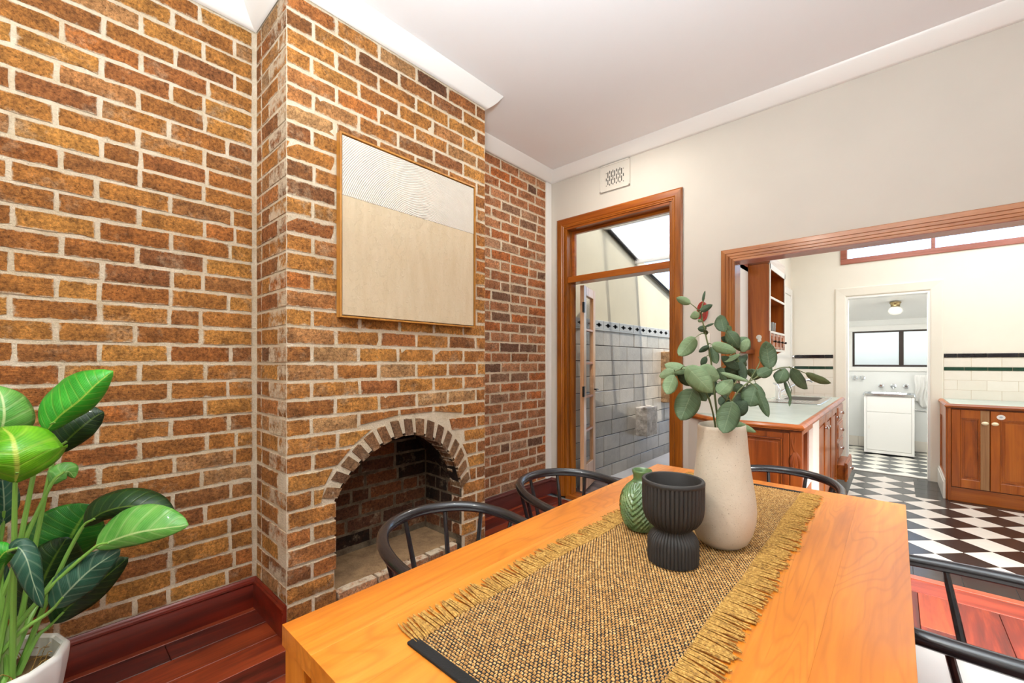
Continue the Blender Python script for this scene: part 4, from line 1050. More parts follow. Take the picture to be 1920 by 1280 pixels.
dd = obj('cabinet_door', MB().box((TX0+.031, TY0-.002, .065), (TX1-.031, TY0+.014, .588)), M['gloss_white'], tr_, bevel=.003)
obj('handle', MB().box((TX0+.05, TY0-.012, .36), (TX0+.062, TY0-.001, .40)), M['plastic'], dd, bevel=.003)
basin_m = basin(MB(), [(rrect(TX0-.012, TX1+.012, TY0-.015, TY1, .02), .82), (rrect(TX0-.012, TX1+.012, TY0-.015, TY1, .02), .845), (rrect(TX0-.006, TX1+.006, TY0-.009, TY1-.006, .02), .85), (rrect(TX0+.03, TX1-.03, TY0+.03, TY1-.08, .04), .848), (rrect(TX0+.04, TX1-.04, TY0+.04, TY1-.09, .04), .825)])
obj('steel_top', basin_m, M['steel'], tr_, smooth=True)
for i, (x, z, nm) in enumerate(((-.165, .935, 'left chrome tap above the laundry tub'), (-.028, .935, 'chrome spout between the two taps above the laundry tub'), (.110, .935, 'right chrome tap above the laundry tub'), (-.468, 1.045, 'left chrome washing machine tap on the laundry wall'), (-.378, 1.045, 'right chrome washing machine tap on the laundry wall'))):
    tp2 = thing('wall_tap', nm, 'tap', (x, LY, z))
    obj('flange', MB().tube([(x, LY-.0005, z), (x, LY-.008, z), (x, LY-.014, z), (x, LY-.04, z)], [.034, .034, .02, .014], 16), M['chrome'], tp2, smooth=True)
    if i == 1: obj('spout', MB().tube(bez([(x, LY-.03, z), (x, LY-.10, z+.01), (x, LY-.15, z-.01), (x, LY-.155, z-.04)], 8), .013, 10), M['chrome'], tp2, smooth=True)
    else:
        hnd = MB().tube([(x, LY-.03, z), (x, LY-.055, z), (x, LY-.07, z)], [.02, .024, .016], 12)
        for a in range(4): hnd.tube([(x, LY-.055, z), (x+.034*math.cos(a*PI/2+.6), LY-.055, z+.034*math.sin(a*PI/2+.6))], [.008, .007], 6)
        obj('handle', hnd, M['chrome'], tp2, smooth=True)
# white cloth hanging by the window
cl = MB(); n = 22; m_ = 14
for i in range(m_+1):
    for k in range(n+1):
        t_ = i/m_; u = k/n-.5
        wd = .10+.10*t_**.7
        cl.v.append((.27+u*wd+.02*math.sin(5*t_+3*u), LY-.03-.018*math.sin(u*22+1.5*math.sin(3*t_))*(.4+t_)-.02*(1-t_), 1.10-.42*t_*(1+.12*math.sin(7*u))))
cl.f = [(i*(n+1)+k, i*(n+1)+k+1, (i+1)*(n+1)+k+1, (i+1)*(n+1)+k) for i in range(m_) for k in range(n)]
ct = obj('hanging_cloth', cl, plain('white_cotton', '#f4f3ee', .9), smooth=True); tag(ct, 'white cloth hanging on the laundry wall right of the tub', 'cloth')
md = ct.modifiers.new('s', 'SOLIDIFY'); md.thickness = .004
hp = obj('pipe', MB().tube([(.205, LY-.02, .60), (.40, LY-.02, .585)], .009, 8), M['chrome']); tag(hp, 'chrome towel rail low on the laundry wall right of the tub', 'rail')
cl2 = thing('ceiling_light', 'opal glass globe light with brass holder on the laundry ceiling', 'light', (-.005, 7.5, 2.05))
obj('holder', MB().lathe([(.058, .0), (.060, -.012), (.05, -.022), (.046, -.05), (.05, -.058), (.03, -.06)], (-.005, 7.5, 2.07), 20), plain('aged_brass', '#9a8660', .25, .9), cl2, smooth=True)
obj('globe', MB().lathe([(.034, -.055), (.06, -.075), (.074, -.10), (.074, -.125), (.055, -.155), (.025, -.17), (.001, -.173)], (-.005, 7.5, 2.07), 24), plain('opal_glass', '#f6f3ea', .2), cl2, smooth=True)

# ------------------------------------------------------------------ courtyard outside the french door
CW = -2.46
gc = struct(obj('floor_courtyard', MB().box((CW-.3, YB+.13, -.10), (KL-.12, 12.5, -.035)), M['concrete']))
dk = struct(sempty('floor_deck', (-1.8, 4.0, -.03)))
for i in range(8):
    y = 3.56+i*.097
    obj('deck_board', MB().box((CW+.02, y, -.034), (-1.13, y+.088, -.004)), M['deck'], dk, bevel=.003, seg=1)
cw = struct(obj('wall_courtyard', MB().box((CW-.2, YB+.13, -.1), (CW-.008, 7.6, 1.64)), M['joint']))
BH = .1715
for r_ in range(10):
    z1 = 1.645-r_*BH; z0 = z1-BH
    y = 3.53+(0 if r_ % 4 in (0, 3) else -.188)
    while y < 7.5:
        if y > 3.2: obj('block', MB().box((CW-.05, max(y, 3.52)+.003, max(z0, -.09)+.003), (CW+rnd.uniform(-.003, .003), y+.373, z1-.003)), M['block'], cw, bevel=.004, seg=1, loc=(CW, y+.188, (z0+z1)/2))
        y += .376
obj('ledge', MB().box((CW-.1, 3.52, 1.638), (CW+.012, 7.6, 1.655)), M['breeze'], cw, bevel=.003)
for i in range(11):
    y = 3.53+i*.372
    bb = obj('breeze_block', MB().box((CW-.1, y+.004, 1.657), (CW+.002, y+.368, 1.752)), M['breeze'], cw, bevel=.003, seg=1)
    vo = MB()
    for c in (.10, .272):
        for (hw_, hh) in ((.055, .007), (.028, .015), (.013, .024)):
            vo.box((CW+.001, y+c-hw_, 1.703-hh), (CW+.0035, y+c+hw_, 1.703+hh))
    obj('opening', vo, M['hole'], bb)
struct(obj('wall_render', MB().add([(CW-.2, 3.51, 1.752), (CW-.004, 3.51, 1.752), (CW-.004, 7.6, 1.752), (CW-.2, 7.6, 1.752), (CW-.2, 3.51, 3.12), (CW-.004, 3.51, 3.12), (CW-.004, 7.6, 1.95), (CW-.2, 7.6, 1.95)],
    [(0, 3, 2, 1), (4, 5, 6, 7), (0, 1, 5, 4), (1, 2, 6, 5), (2, 3, 7, 6), (3, 0, 4, 7)]), M['render_wall']))
for (y0, y1, z0, z1, d, lab) in ((5.08, 5.40, .35, .71, .15, 'rough unpainted'), (5.86, 6.20, .72, 1.43, .13, 'tall pale')):
    pb = MB(); nx, nz = 8, 9
    for side in (0, 1):
        pass
    pb.box((CW-.01, y0, z0), (CW+d, y1, z1))
    p_ = thing('wall_pier', ('rough grey stone block' if z1 < 1 else 'tall pale masonry block')+' standing proud of the painted block wall', 'block', (CW, (y0+y1)/2, z0))
    o = obj('block_face', pb, mortar_mat('rough_block_'+lab[:4], '#e2dacf', '#8f8478') if z1 < 1 else M['cement'], p_, bevel=.012)
    sd = o.modifiers.new('sub', 'SUBSURF'); sd.subdivision_type = 'SIMPLE'; sd.levels = sd.render_levels = 4
    tx = bpy.data.textures.new('rough_'+lab[:4], 'CLOUDS'); tx.noise_scale = .06
    dm = o.modifiers.new('d', 'DISPLACE'); dm.texture = tx; dm.strength = .02; dm.mid_level = .5
# far end and kitchen side of the courtyard
struct(obj('wall_kitchen_outer', MB().box((KL-.25, YB+.131, -.05), (KL-.121, KY+.14, 3.05)), M['render_wall']))
# corrugated roof sheet over the courtyard and its beams
rf = thing('corrugated_roof', 'translucent white corrugated roof sheet over the courtyard', 'roof', (-1.9, 4.2, 2.7))
def roof_z(y): return 2.83-.31*(y-4.33)
cm = MB(); nx = 96
for j, y in enumerate((3.53, 4.3, 5.10)):
    for i in range(nx+1): cm.v.append((CW+.03+i*(1.0/nx), y, roof_z(y)+.010*math.sin(i*2*PI/8)))
cm.f = [(j*(nx+1)+i, j*(nx+1)+i+1, (j+1)*(nx+1)+i+1, (j+1)*(nx+1)+i) for j in range(2) for i in range(nx)]
obj('sheet', cm, M['sheet'], rf, smooth=True)
obj('flashing', MB().tube([(CW+.02, 3.53, roof_z(3.53)-.02), (CW+.02, 5.14, roof_z(5.14)-.02)], .022, 8), M['iron'], rf)
obj('roof_batten', MB().box((CW+.0, 5.05, roof_z(5.1)-.06), (-1.38, 5.11, roof_z(5.1)-.012)), M['sill'], rf, bevel=.004)
obj('roof_batten', MB().box((CW+.0, 4.25, roof_z(4.28)-.06), (-1.38, 4.31, roof_z(4.28)-.012)), M['sill'], rf, bevel=.004)
rg = obj('lower_roof', MB().tube([(CW+.02, 5.3, 2.50), (CW+.02, 7.4, 1.97)], .02, 8), M['iron']); tag(rg, 'dark flashing bar running down along the top of the courtyard wall', 'flashing')
lr = thing('fascia', 'dull grey fascia board beside the translucent roof sheet', 'board', (-1.42, 4.3, 2.8))
obj('board', MB().add([(-1.44, 3.53, 2.98), (-1.26, 3.53, 2.98), (-1.26, 5.1, 2.5), (-1.44, 5.1, 2.5), (-1.44, 3.53, 3.12), (-1.26, 3.53, 3.12), (-1.26, 5.1, 2.64), (-1.44, 5.1, 2.64)],
    [(0, 3, 2, 1), (4, 5, 6, 7), (0, 1, 5, 4), (1, 2, 6, 5), (2, 3, 7, 6), (3, 0, 4, 7)]), M['render_wall'], lr)
pp = obj('downpipe', MB().tube([(-2.40, 6.32, -.03), (-2.40, 6.32, .45)], .03, 10), plain('dull_pvc', '#b9b7b2', .5)); tag(pp, 'short grey pipe standing at the foot of the courtyard wall', 'pipe')

# ------------------------------------------------------------------ dining table
tb = thing('dining_table', 'honey-coloured solid timber dining table in the foreground', 'table', (-.447, 1.24, 0))
TX0_, TX1_, TY0_, TY1_, TH = -.920, .027, .327, 2.150, .76
for i in range(7):
    a, b = TX0_+(TX1_-TX0_)*i/7, TX0_+(TX1_-TX0_)*(i+1)/7
    m = MB().box((a, TY0_, TH-.042), (b, TY1_, TH))
    obj('plank', m, M['table'], tb, bevel=.0004, seg=1, loc=((a+b)/2, (TY0_+TY1_)/2, TH-.02))
for x in (TX0_+.004, TX1_-.094):
    for y in (TY0_+.004, TY1_-.094):
        obj('leg', MB().box((x, y, 0), (x+.09, y+.09, TH-.0425)), M['table_z'], tb, bevel=.004, loc=(x+.045, y+.045, .35))
for y in (TY0_+.018, TY1_-.088): obj('apron', MB().box((TX0_+.094, y, TH-.125), (TX1_-.094, y+.028, TH-.0425)), M['table_x'], tb, bevel=.002)
for x in (TX0_+.13, TX1_-.158): obj('apron', MB().box((x, TY0_+.046, TH-.125), (x+.028, TY1_-.088, TH-.0425)), M['table'], tb, bevel=.002)

# runner: black warp, jute pips, hems, fringes down the long sides
ru = thing('table_runner', 'woven jute and black cotton runner with fringed sides on the dining table', 'runner', (-.475, 1.26, TH))
RA, RB, RC, RD = -.672, -.277, .462, 2.060
def wav(y): return .004*math.sin(y*6.1)+.0025*math.sin(y*17+1)
obj('warp', MB().add([(RA+wav(RC+(RD-RC)*i/40), RC+(RD-RC)*i/40, TH+.0035) for i in range(41)]+[(RB+wav(RC+(RD-RC)*i/40)*.6, RC+(RD-RC)*i/40, TH+.0035) for i in range(41)]+
    [(RA+wav(RC+(RD-RC)*i/40), RC+(RD-RC)*i/40, TH+.0004) for i in range(41)]+[(RB+wav(RC+(RD-RC)*i/40)*.6, RC+(RD-RC)*i/40, TH+.0004) for i in range(41)],
    [(i, i+1, 42+i, 41+i) for i in range(40)]+[(i, 82+i, 83+i, i+1) for i in range(40)]+[(41+i, 42+i, 124+i, 123+i) for i in range(40)]), M['cotton'], ru)
pm = MB(); r3 = random.Random(11)
NXp, NYp = 46, 226
for j in range(NYp):
    y = RC+.018+(RD-RC-.036)*(j+.5)/NYp
    for i in range(NXp):
        u = (i+.5+(.5 if j % 2 else 0))/(NXp+.5)
        x = RA+(RB-RA)*u+wav(y)*(1-.4*u)
        a, b = .0034*r3.uniform(.78, 1.1), .0025*r3.uniform(.75, 1.12); h = TH+.0035+r3.uniform(.0012, .0028)
        sk_ = r3.uniform(-.0006, .0006)
        n0 = len(pm.v); z0 = TH+.003
        pm.v += [(x-a, y-b+sk_, z0), (x+a, y-b-sk_, z0), (x+a, y+b-sk_, z0), (x-a, y+b+sk_, z0), (x-a*.62, y-b*.5, h), (x+a*.62, y-b*.5, h), (x+a*.62, y+b*.5, h), (x-a*.62, y+b*.5, h)]
        pm.f += [(n0+4, n0+5, n0+6, n0+7), (n0, n0+1, n0+5, n0+4), (n0+1, n0+2, n0+6, n0+5), (n0+2, n0+3, n0+7, n0+6), (n0+3, n0, n0+4, n0+7)]
stuff(obj('jute_weave', pm, M['pip'], ru))
obj('hem', MB().box((RA-.008, RC-.002, TH+.0004), (RB+.002, RC+.020, TH+.0062)), M['cotton'], ru, bevel=.002)
obj('hem', MB().box((RA-.002, RD-.020, TH+.0004), (RB+.002, RD+.002, TH+.0062)), M['cotton'], ru, bevel=.002)
def fringe(side):
    m = MB(); n = 300; L0 = .066
    for i in range(n):
        y = RC+.008+(RD-RC-.016)*(i+.5)/n+r3.uniform(-.001, .001)
        x0 = (RA if side < 0 else RB)+wav(y)*(1 if side < 0 else .6)
        cl = math.sin(i*.42)*.006+math.sin(i*1.31)*.003
        L = L0*r3.uniform(.84, 1.08)*(1+.05*math.sin(i*.21)); dy = cl+r3.uniform(-.004, .004)-.006*side
        pts = [(x0-side*.004, y, TH+.0045), (x0+side*L*.35, y+dy*.4, TH+.0040+r3.uniform(0, .002)), (x0+side*L*.7, y+dy*.8+r3.uniform(-.001, .001), TH+.0030+r3.uniform(0, .003)), (x0+side*L, y+dy*1.15, TH+.0026+r3.uniform(0, .003))]
        m.tube(pts, [.0021, .0025, .0024, .0019], 5)
        if r3.random() < .25:
            m.tube([(x0+side*L*.6, y+dy*.7, TH+.004), (x0+side*L*1.12, y+dy+r3.uniform(-.006, .006), TH+.003)], [.0009, .0006], 3)
    return stuff(obj('fringe', m, M['jute'], ru, smooth=True))
fringe(-1); fringe(1)

# vessels
TZ = TH+.0062
vs_ = thing('tall_vase', 'tall speckled cream stoneware vase holding the eucalyptus', 'vase', (-.372, 1.312, TZ))
VC = (-.372, 1.312, TZ)
prof = [(.001, .0), (.038, .0), (.052, .004), (.066, .016), (.077, .040), (.0845, .075), (.086, .105), (.0835, .14), (.077, .185), (.071, .23), (.067, .27), (.0645, .31), (.0635, .335), (.0632, .343), (.0615, .3455), (.0595, .343), (.0585, .32), (.060, .26), (.066, .20), (.072, .14), (.070, .06), (.04, .02), (.001, .015)]
def vf(r, z, a, i): return r*(1+.035*math.sin(a*1+2.1)*math.sin(z*9)+.012*math.sin(3*a+z*8))
vm = MB().lathe(prof, VC, 56, vf, closed=True)
vm.v = [(x+.012*max(0, (z-TZ)/.35)**1.3*0, y, z+ (.004*math.sin(math.atan2(y-VC[1], x-VC[0])*1+.5) if z-TZ > .3 else 0)) for x, y, z in vm.v]
obj('vessel', vm, M['stoneware'], vs_, smooth=True)
pc = thing('footed_planter', 'ribbed charcoal ceramic footed planter, empty, in front of the vase', 'planter', (-.437, 1.118, TZ))
NR = 44
def rib(r, z, a, i): return r if r < .03 else r*(1-.050*(1-abs(math.sin(a*NR/2)))**1.5)
PP = (-.437, 1.118, TZ)
outer = [(.001, 0), (.058, 0), (.0635, .002), (.0645, .012), (.0645, .048), (.063, .060), (.058, .070), (.050, .078), (.0455, .083), (.0455, .087), (.052, .093), (.062, .101), (.0705, .113), (.0755, .128), (.0775, .145), (.078, .170), (.078, .206)]
pm2 = MB().lathe(outer, PP, NR*6, rib, closed=True)
obj('ribbed_body', pm2, M['charcoal'], pc, smooth=True)
obj('lip', MB().lathe([(.0765, .203), (.0785, .2065), (.0785, .2125), (.0765, .2155), (.0700, .2155), (.0685, .2125), (.0680, .16), (.060, .118), (.03, .106), (.001, .105)], PP, 56, closed=True), M['charcoal'], pc, smooth=True)
gv = thing('small_green_vase', 'small round green glazed vase with carved grooves behind the charcoal planter', 'vase', (-.590, 1.262, TZ))
GP = (-.590, 1.262, TZ)
gp = [(.001, 0), (.034, 0), (.046, .006), (.058, .022), (.0665, .045), (.070, .070), (.0685, .095), (.061, .118), (.048, .136), (.034, .148), (.0275, .156)]
gp2 = []
for (a, b) in zip(gp, gp[1:]):
    for k in range(5): gp2.append((a[0]+(b[0]-a[0])*k/5, a[1]+(b[1]-a[1])*k/5))
gp2.append(gp[-1])
def carve(r, z, a, i):
    if z < .012 or z > .15: return r
    k = a*8/(2*PI); c = k-math.floor(k); t_ = z/.15
    ph = (c-.5)*(1 if int(math.floor(k)) % 2 else -1)*9+z*190+math.sin(k*2.3)*1.4
    return r*(1-.085*(1-abs(math.sin(ph)))**1.2)
obj('carved_body', MB().lathe(gp2, GP, 168, carve, closed=True), M['glaze'], gv, smooth=True)
obj('neck', MB().lathe([(.0285, .153), (.0262, .160), (.0268, .170), (.0300, .180), (.0305, .184), (.029, .1865), (.0265, .184), (.0235, .172), (.0235, .12), (.001, .10)], GP, 36, closed=True), M['glaze'], gv, smooth=True)

# ------------------------------------------------------------------ chairs: bent hoop rail, spindles, four legs, pad
def build_chair(label):
    c = thing('dining_chair', label, 'chair', (0, 0, 0))
    HR, HZ_ = .017, .692
    # hoop in plan: chair faces +Y, arms run forward
    hp = [(-.238, .245), (-.250, .12), (-.252, .0), (-.236, -.10), (-.190, -.195), (-.105, -.258), (0, -.28), (.105, -.258), (.190, -.195), (.236, -.10), (.252, .0), (.250, .12), (.238, .245)]
    pts = bez([(x, y, HZ_+.018*max(0, -y)/.28-.010*max(0, y)/.27) for x, y in hp], 60)
    rs = [HR*(1+.22*max(0, math.sin(PI*(i/60)))) * (.82 if i in (0, 60) else 1) for i in range(61)]
    obj('hoop_rail', MB().tube(pts, rs, 12), M['black'], c, smooth=True, local=True)
    sp = rrect(-.225, .225, -.215, .245, .09, 6)
    seat = MB(); basin(seat, [(sp, .405), (sp, .445)]); n = len(sp); seat.f.append(tuple(range(n-1, -1, -1)))
    obj('seat', seat, M['black'], c, bevel=.008, local=True)
    pad = MB(); a = [(x*.97, y*.97) for x, y in sp]; b = [(x*.9, y*.9) for x, y in sp]
    basin(pad, [(a, .4452), (a, .462), ([(x*.95, y*.95) for x, y in sp], .470), (b, .474)])
    obj('seat_pad', pad, M['seat'], c, smooth=True, local=True)
    for sx in (-1, 1):
        obj('leg', MB().tube([(sx*.235, .235, 0), (sx*.19, .185, .42)], [.011, .0165], 10), M['black'], c, smooth=True, local=True)
        obj('leg', MB().tube([(sx*.235, -.235, 0), (sx*.19, -.165, .42)], [.011, .0165], 10), M['black'], c, smooth=True, local=True)
    for k in (5, 12, 19, 26, 34, 41, 48, 55):
        tp_ = pts[k]; bt = Vector((tp_.x*.74, tp_.y*.74-.012, .44)); bt.y = max(-.19, bt.y)
        obj('spindle', MB().tube([bt, bt.lerp(tp_, .5), Vector((tp_.x, tp_.y, tp_.z-.008))], [.0105, .0095, .008], 8), M['black'], c, smooth=True, local=True)
    obj('stretcher', MB().tube([(-.228, .22, .22), (.228, .22, .22)], .009, 8), M['black'], c, smooth=True, local=True)
    for sx in (-1, 1): obj('stretcher', MB().tube([(sx*.231, .225, .24), (sx*.212, -.20, .24)], .009, 8), M['black'], c, smooth=True, local=True)
    return c
ch0 = build_chair('black spindle-back chair tucked under the table nearest the fireplace')
def place(o, x, y, rz): o.location = (x, y, 0); o.rotation_euler = (0, 0, rz); o['group'] = 'chairs around the dining table'
place(ch0, -1.095, .960, -PI/2-.16)
for lab, x, y, rz in (('black spindle-back chair on the fireplace side of the table nearest the french door', -1.100, 1.668, -PI/2-.30),
                      ('black spindle-back chair at the far head of the table by the kitchen cabinet', -.43, 2.385, PI),
                      ('black spindle-back chair with a white pad on the kitchen side, right of the table', .215, 1.530, PI/2-.05)):
    c = copy_tree(ch0); c['label'] = lab; place(c, x, y, rz)

# ------------------------------------------------------------------ picture on the chimney breast
pic = thing('framed_painting', 'square two-tone plaster relief painting in a thin oak frame above the fireplace', 'painting', (CX, 1.472, 1.98))
PX0, PX1 = CX+.004, CX+.045; PY0, PY1, PZ0, PZ1 = 1.006, 1.932, 1.514, 2.448
for nm, a, b in (('frame_side', (PX0, PY0, PZ0), (PX1, PY0+.009, PZ1)), ('frame_side', (PX0, PY1-.009, PZ0), (PX1, PY1, PZ1)), ('frame_side', (PX0, PY0+.009, PZ0), (PX1, PY1-.009, PZ0+.009)), ('frame_side', (PX0, PY0+.009, PZ1-.009), (PX1, PY1-.009, PZ1))):
    obj(nm, MB().box(a, b), M['oak'], pic, bevel=.0015)
obj('shadow_gap', MB().box((PX0, PY0+.009, PZ0+.009), (PX1-.020, PY1-.009, PZ1-.009)), M['iron'], pic)
ZB = 2.133
obj('canvas', MB().box((PX1-.020, PY0+.014, PZ0+.014), (PX1-.007, PY1-.014, ZB)), M['plaster_b'], pic, bevel=.002)
obj('canvas', MB().box((PX1-.020, PY0+.014, ZB), (PX1-.0055, PY1-.014, PZ1-.014)), M['plaster_w'], pic, bevel=.002)

# ------------------------------------------------------------------ leaves
def leaf(name, mid, wl, wr, mat, parent, n=16, m=5, fold=.25, shape=.9, tip=1.0, wave=0.0, side=None, thick=.0007, curl=0.0):
    """mid: points along the midrib in space; wl / wr: half widths in metres; the blade folds and waves about the midrib"""
    P = bez(mid, n); vs = []; uv = []
    view = Vector((0, 0, EYE))
    for i, p in enumerate(P):
        t_ = i/n
        T = (P[min(i+1, n)]-P[max(i-1, 0)]).normalized()
        N = side if side is not None else (view-p).normalized()
        N = (N-T*N.dot(T)).normalized(); B = N.cross(T)        # B points to the left of the midrib seen from the front
        w = max(0.0, math.sin(PI*min(1, t_**shape)))**.62
        if t_ > .8: w *= 1-(t_-.8)*.25*tip
        for k in range(-m, m+1):
            u = k/m; W_ = (wl if k < 0 else wr)*w
            z = -abs(u)**1.3*fold*W_+wave*W_*math.sin(t_*17+(2 if k > 0 else 0))*abs(u)**2-curl*W_*abs(u)**3
            vs.append(p-B*(-u)*W_*(1 if True else 1)+N*z); uv.append((.5+u*.5, t_))
    K = 2*m+1; q = MB(); q.v = [tuple(v) for v in vs]; q.uv = uv
    q.f = [(i*K+k, i*K+k+1, (i+1)*K+k+1, (i+1)*K+k) for i in range(n) for k in range(K-1)]
    o = obj(name, q, mat, parent, smooth=True)
    if thick:
        s_ = o.modifiers.new('thickness', 'SOLIDIFY'); s_.thickness = thick
    return o

# big potted plant by the left wall
PC = Vector((-2.185, -.105, 0))
po = thing('potted_plant', 'large broad-leaved green plant in a white pot by the left brick wall', 'plant', tuple(PC))
pr = [(.001, 0), (.10, 0), (.115, .006), (.135, .06), (.160, .16), (.174, .25), (.177, .285), (.176, .296), (.170, .302), (.160, .302), (.153, .296), (.150, .26), (.146, .235), (.001, .235)]
def facet(r, z, a, i):
    k = 12; q = (a/(2*PI)*k) % 1-.5; return r*(math.cos(PI/k)/math.cos(q*2*PI/k)) if r > .12 else r
obj('pot', MB().lathe(pr, PC, 72, facet, closed=True), M['gloss_white'], po, smooth=True)
sl_ = MB().lathe([(.144, .236), (.10, .246), (.05, .25), (.001, .252)], PC, 30, closed=True)
obj('soil', sl_, M['soil'], po, smooth=True)
fb = MB()
for i in range(26):
    a, r_ = rnd.uniform(0, 2*PI), rnd.uniform(.05, .13); b_ = a+rnd.uniform(-.8, .8)
    p0 = PC+Vector((r_*math.cos(a), r_*math.sin(a), .245)); p2 = PC+Vector((.135*math.cos(b_), .135*math.sin(b_), .25+rnd.uniform(0, .05)))
    fb.tube(bez([p0, (p0+p2)/2+Vector((0, 0, rnd.uniform(.01, .04))), p2], 6), .0012, 4)
stuff(obj('fibres', fb, M['jute'], po))
def L(pts): return [at(x, y, z) for x, y, z in pts]
def px(w, z): return w*z/FPX
LEAVES = [  # midrib (px, py, depth), half widths in px to the left and right of travel, material, fold, wave, curl
 ([(84, 812, 1.40), (112, 780, 1.40), (150, 750, 1.41), (183, 718, 1.43), (212, 695, 1.46)], 24, 44, 'lf_bright', .55, .05, .3),
 ([(106, 850, 1.50), (126, 826, 1.51), (152, 802, 1.52), (177, 782, 1.55), (195, 772, 1.57)], 22, 44, 'lf_dark', .4, .05, .1),
 ([(98, 908, 1.46), (112, 893, 1.47), (128, 884, 1.50), (140, 896, 1.52)], 10, 20, 'lf_pale', .3, .1, .2),
 ([(29, 906, 1.28), (33, 880, 1.26), (30, 850, 1.25), (22, 818, 1.27), (2, 800, 1.31)], 70, 88, 'lf_lime', .3, .03, .35),
 ([(-14, 850, 1.40), (0, 815, 1.39), (8, 780, 1.39), (4, 745, 1.40), (-8, 722, 1.41)], 40, 42, 'lf_pale', .4, .04, .3),
 ([(5, 985, 1.44), (8, 950, 1.44), (6, 915, 1.44), (2, 880, 1.44)], 20, 22, 'lf_teal', .5, .04, .2),
 ([(157, 988, 1.50), (190, 962, 1.50), (240, 949, 1.51), (290, 953, 1.53), (329, 967, 1.56)], 22, 33, 'lf_dark', .45, .04, .3),
 ([(178, 1028, 1.46), (215, 1012, 1.46), (260, 998, 1.46), (310, 990, 1.48), (354, 984, 1.51)], 22, 50, 'lf_pale', .35, .10, .1),
 ([(116, 1060, 1.60), (128, 1020, 1.60), (146, 984, 1.61), (172, 945, 1.63)], 44, 66, 'lf_mid', .3, .05, .1),
 ([(64, 1146, 1.55), (78, 1095, 1.55), (100, 1048, 1.56), (126, 1006, 1.58)], 48, 40, 'lf_dark', .4, .06, .2),
 ([(97, 1142, 1.42), (130, 1106, 1.43), (172, 1066, 1.46), (226, 1030, 1.50)], 30, 34, 'lf_teal', .35, .07, .1),
 ([(96, 1170, 1.50), (135, 1132, 1.52), (185, 1092, 1.55), (241, 1044, 1.60)], 26, 40, 'lf_dark', .35, .05, .15),
 ([(14, 1040, 1.30), (34, 1026, 1.29), (50, 1048, 1.28), (62, 1090, 1.28), (80, 1140, 1.29)], 20, 18, 'lf_teal', .4, .05, .3),
 ([(-14, 1078, 1.30), (-4, 1052, 1.29), (8, 1036, 1.29), (24, 1028, 1.30)], 18, 26, 'lf_bright', .4, .05, .2),
 ([(4, 1180, 1.46), (5, 1135, 1.46), (4, 1085, 1.46), (0, 1040, 1.46)], 12, 12, 'lf_teal', .5, .03, .2),
 ([(45, 1168, 1.54), (50, 1140, 1.54), (60, 1105, 1.55), (66, 1075, 1.56)], 36, 34, 'lf_dark', .4, .05, .2),
 ([(-20, 830, 1.40), (-50, 780, 1.36), (-95, 740, 1.32), (-140, 720, 1.28)], 40, 40, 'lf_mid', .3, .05, .2),
 ([(-30, 950, 1.30), (-75, 900, 1.26), (-130, 870, 1.24), (-180, 880, 1.22)], 50, 50, 'lf_bright', .3, .05, .2),
]
roots = [PC+Vector((.055*math.cos(k*2.4), .055*math.sin(k*2.4), .24)) for k in range(len(LEAVES))]
for k, (mid, a, b, mt, fo, wv, cu) in enumerate(LEAVES):
    z = mid[len(mid)//2][2]
    pts = L(mid)
    lf1 = leaf('leaf', pts, px(a, z), px(b, z), M[mt], po, n=22, m=6, fold=fo, wave=wv, curl=cu, shape=.85)
    base = pts[0]; r0 = roots[k]; d = (pts[1]-pts[0]).normalized()
    mid_ = r0.lerp(base, .55)+Vector((0, 0, .03+.04*abs(base.x-r0.x)))
    cp = bez([r0, mid_, base-d*.012, base+d*.05], 14)
    obj('stalk', MB().tube(cp, [.0085-.0045*i/14 for i in range(15)], 8), M['stalk'], po, smooth=True)
for k in range(9):                       # pale sheaths wrapping the foot of the stalks
    a = k*.78; r0 = PC+Vector((.045*math.cos(a), .045*math.sin(a), .24)); h = .17+.10*((k*37) % 10)/10
    o_ = Vector((math.cos(a), math.sin(a), 0))
    leaf('sheath', [r0, r0+o_*.012+Vector((0, 0, h*.5)), r0+o_*.03+Vector((0, 0, h))], .016, .016, M['sheath'], po, n=8, m=2, fold=1.0, side=o_, shape=.6, thick=.0015)

# eucalyptus in the tall vase
EZ = 1.235
def branch(label, stem, r, leaves, twigs=()):
    t_ = thing('eucalyptus_branch', label, 'branch', tuple(at(*stem[0])), 'eucalyptus branches in the tall vase')
    sp = bez(L(stem), 26)
    st_ = MB().tube(sp, [r*(1-.6*i/26) for i in range(27)], 7)
    for tw in twigs: q = bez(L(tw), 10); st_.tube(q, [r*.62*(1-.5*i/10) for i in range(11)], 6); sp = sp+q
    so = obj('stem', st_, M['eu_stem'], t_, smooth=True)
    pet = MB()
    for (bx, by, tx, ty, w, mt, dz) in leaves:
        z0 = EZ+dz; b = at(bx, by, z0); e = at(tx, ty, z0+rnd.uniform(-.03, .03))
        c = (b+e)/2; ln = (e-b).length
        nv = (Vector((0, 0, EYE))-c).normalized(); side = (nv+Vector((rnd.uniform(-.35, .35), rnd.uniform(-.35, .35), rnd.uniform(.0, .45)))).normalized()
        bend = nv*ln*rnd.uniform(-.10, .16)
        wm = px(w/2, z0)*1.12
        leaf('leaf', [b, b.lerp(e, .33)+bend*.8, b.lerp(e, .68)+bend, e], wm, wm, M[mt], t_, n=12, m=3, fold=rnd.uniform(.12, .4), wave=.06, side=side, shape=.9, thick=.0006)
        q = min(sp, key=lambda p: (p-b).length)
        if (q-b).length > .004: pet.tube(bez([q, q.lerp(b, .5)+Vector((0, 0, .004)), b+(e-b)*.06], 5), [.0016, .0014, .0013, .0012, .001, .001], 5)
    if pet.v: obj('petioles', pet, M['eu_stem'], t_, smooth=True)
    return t_
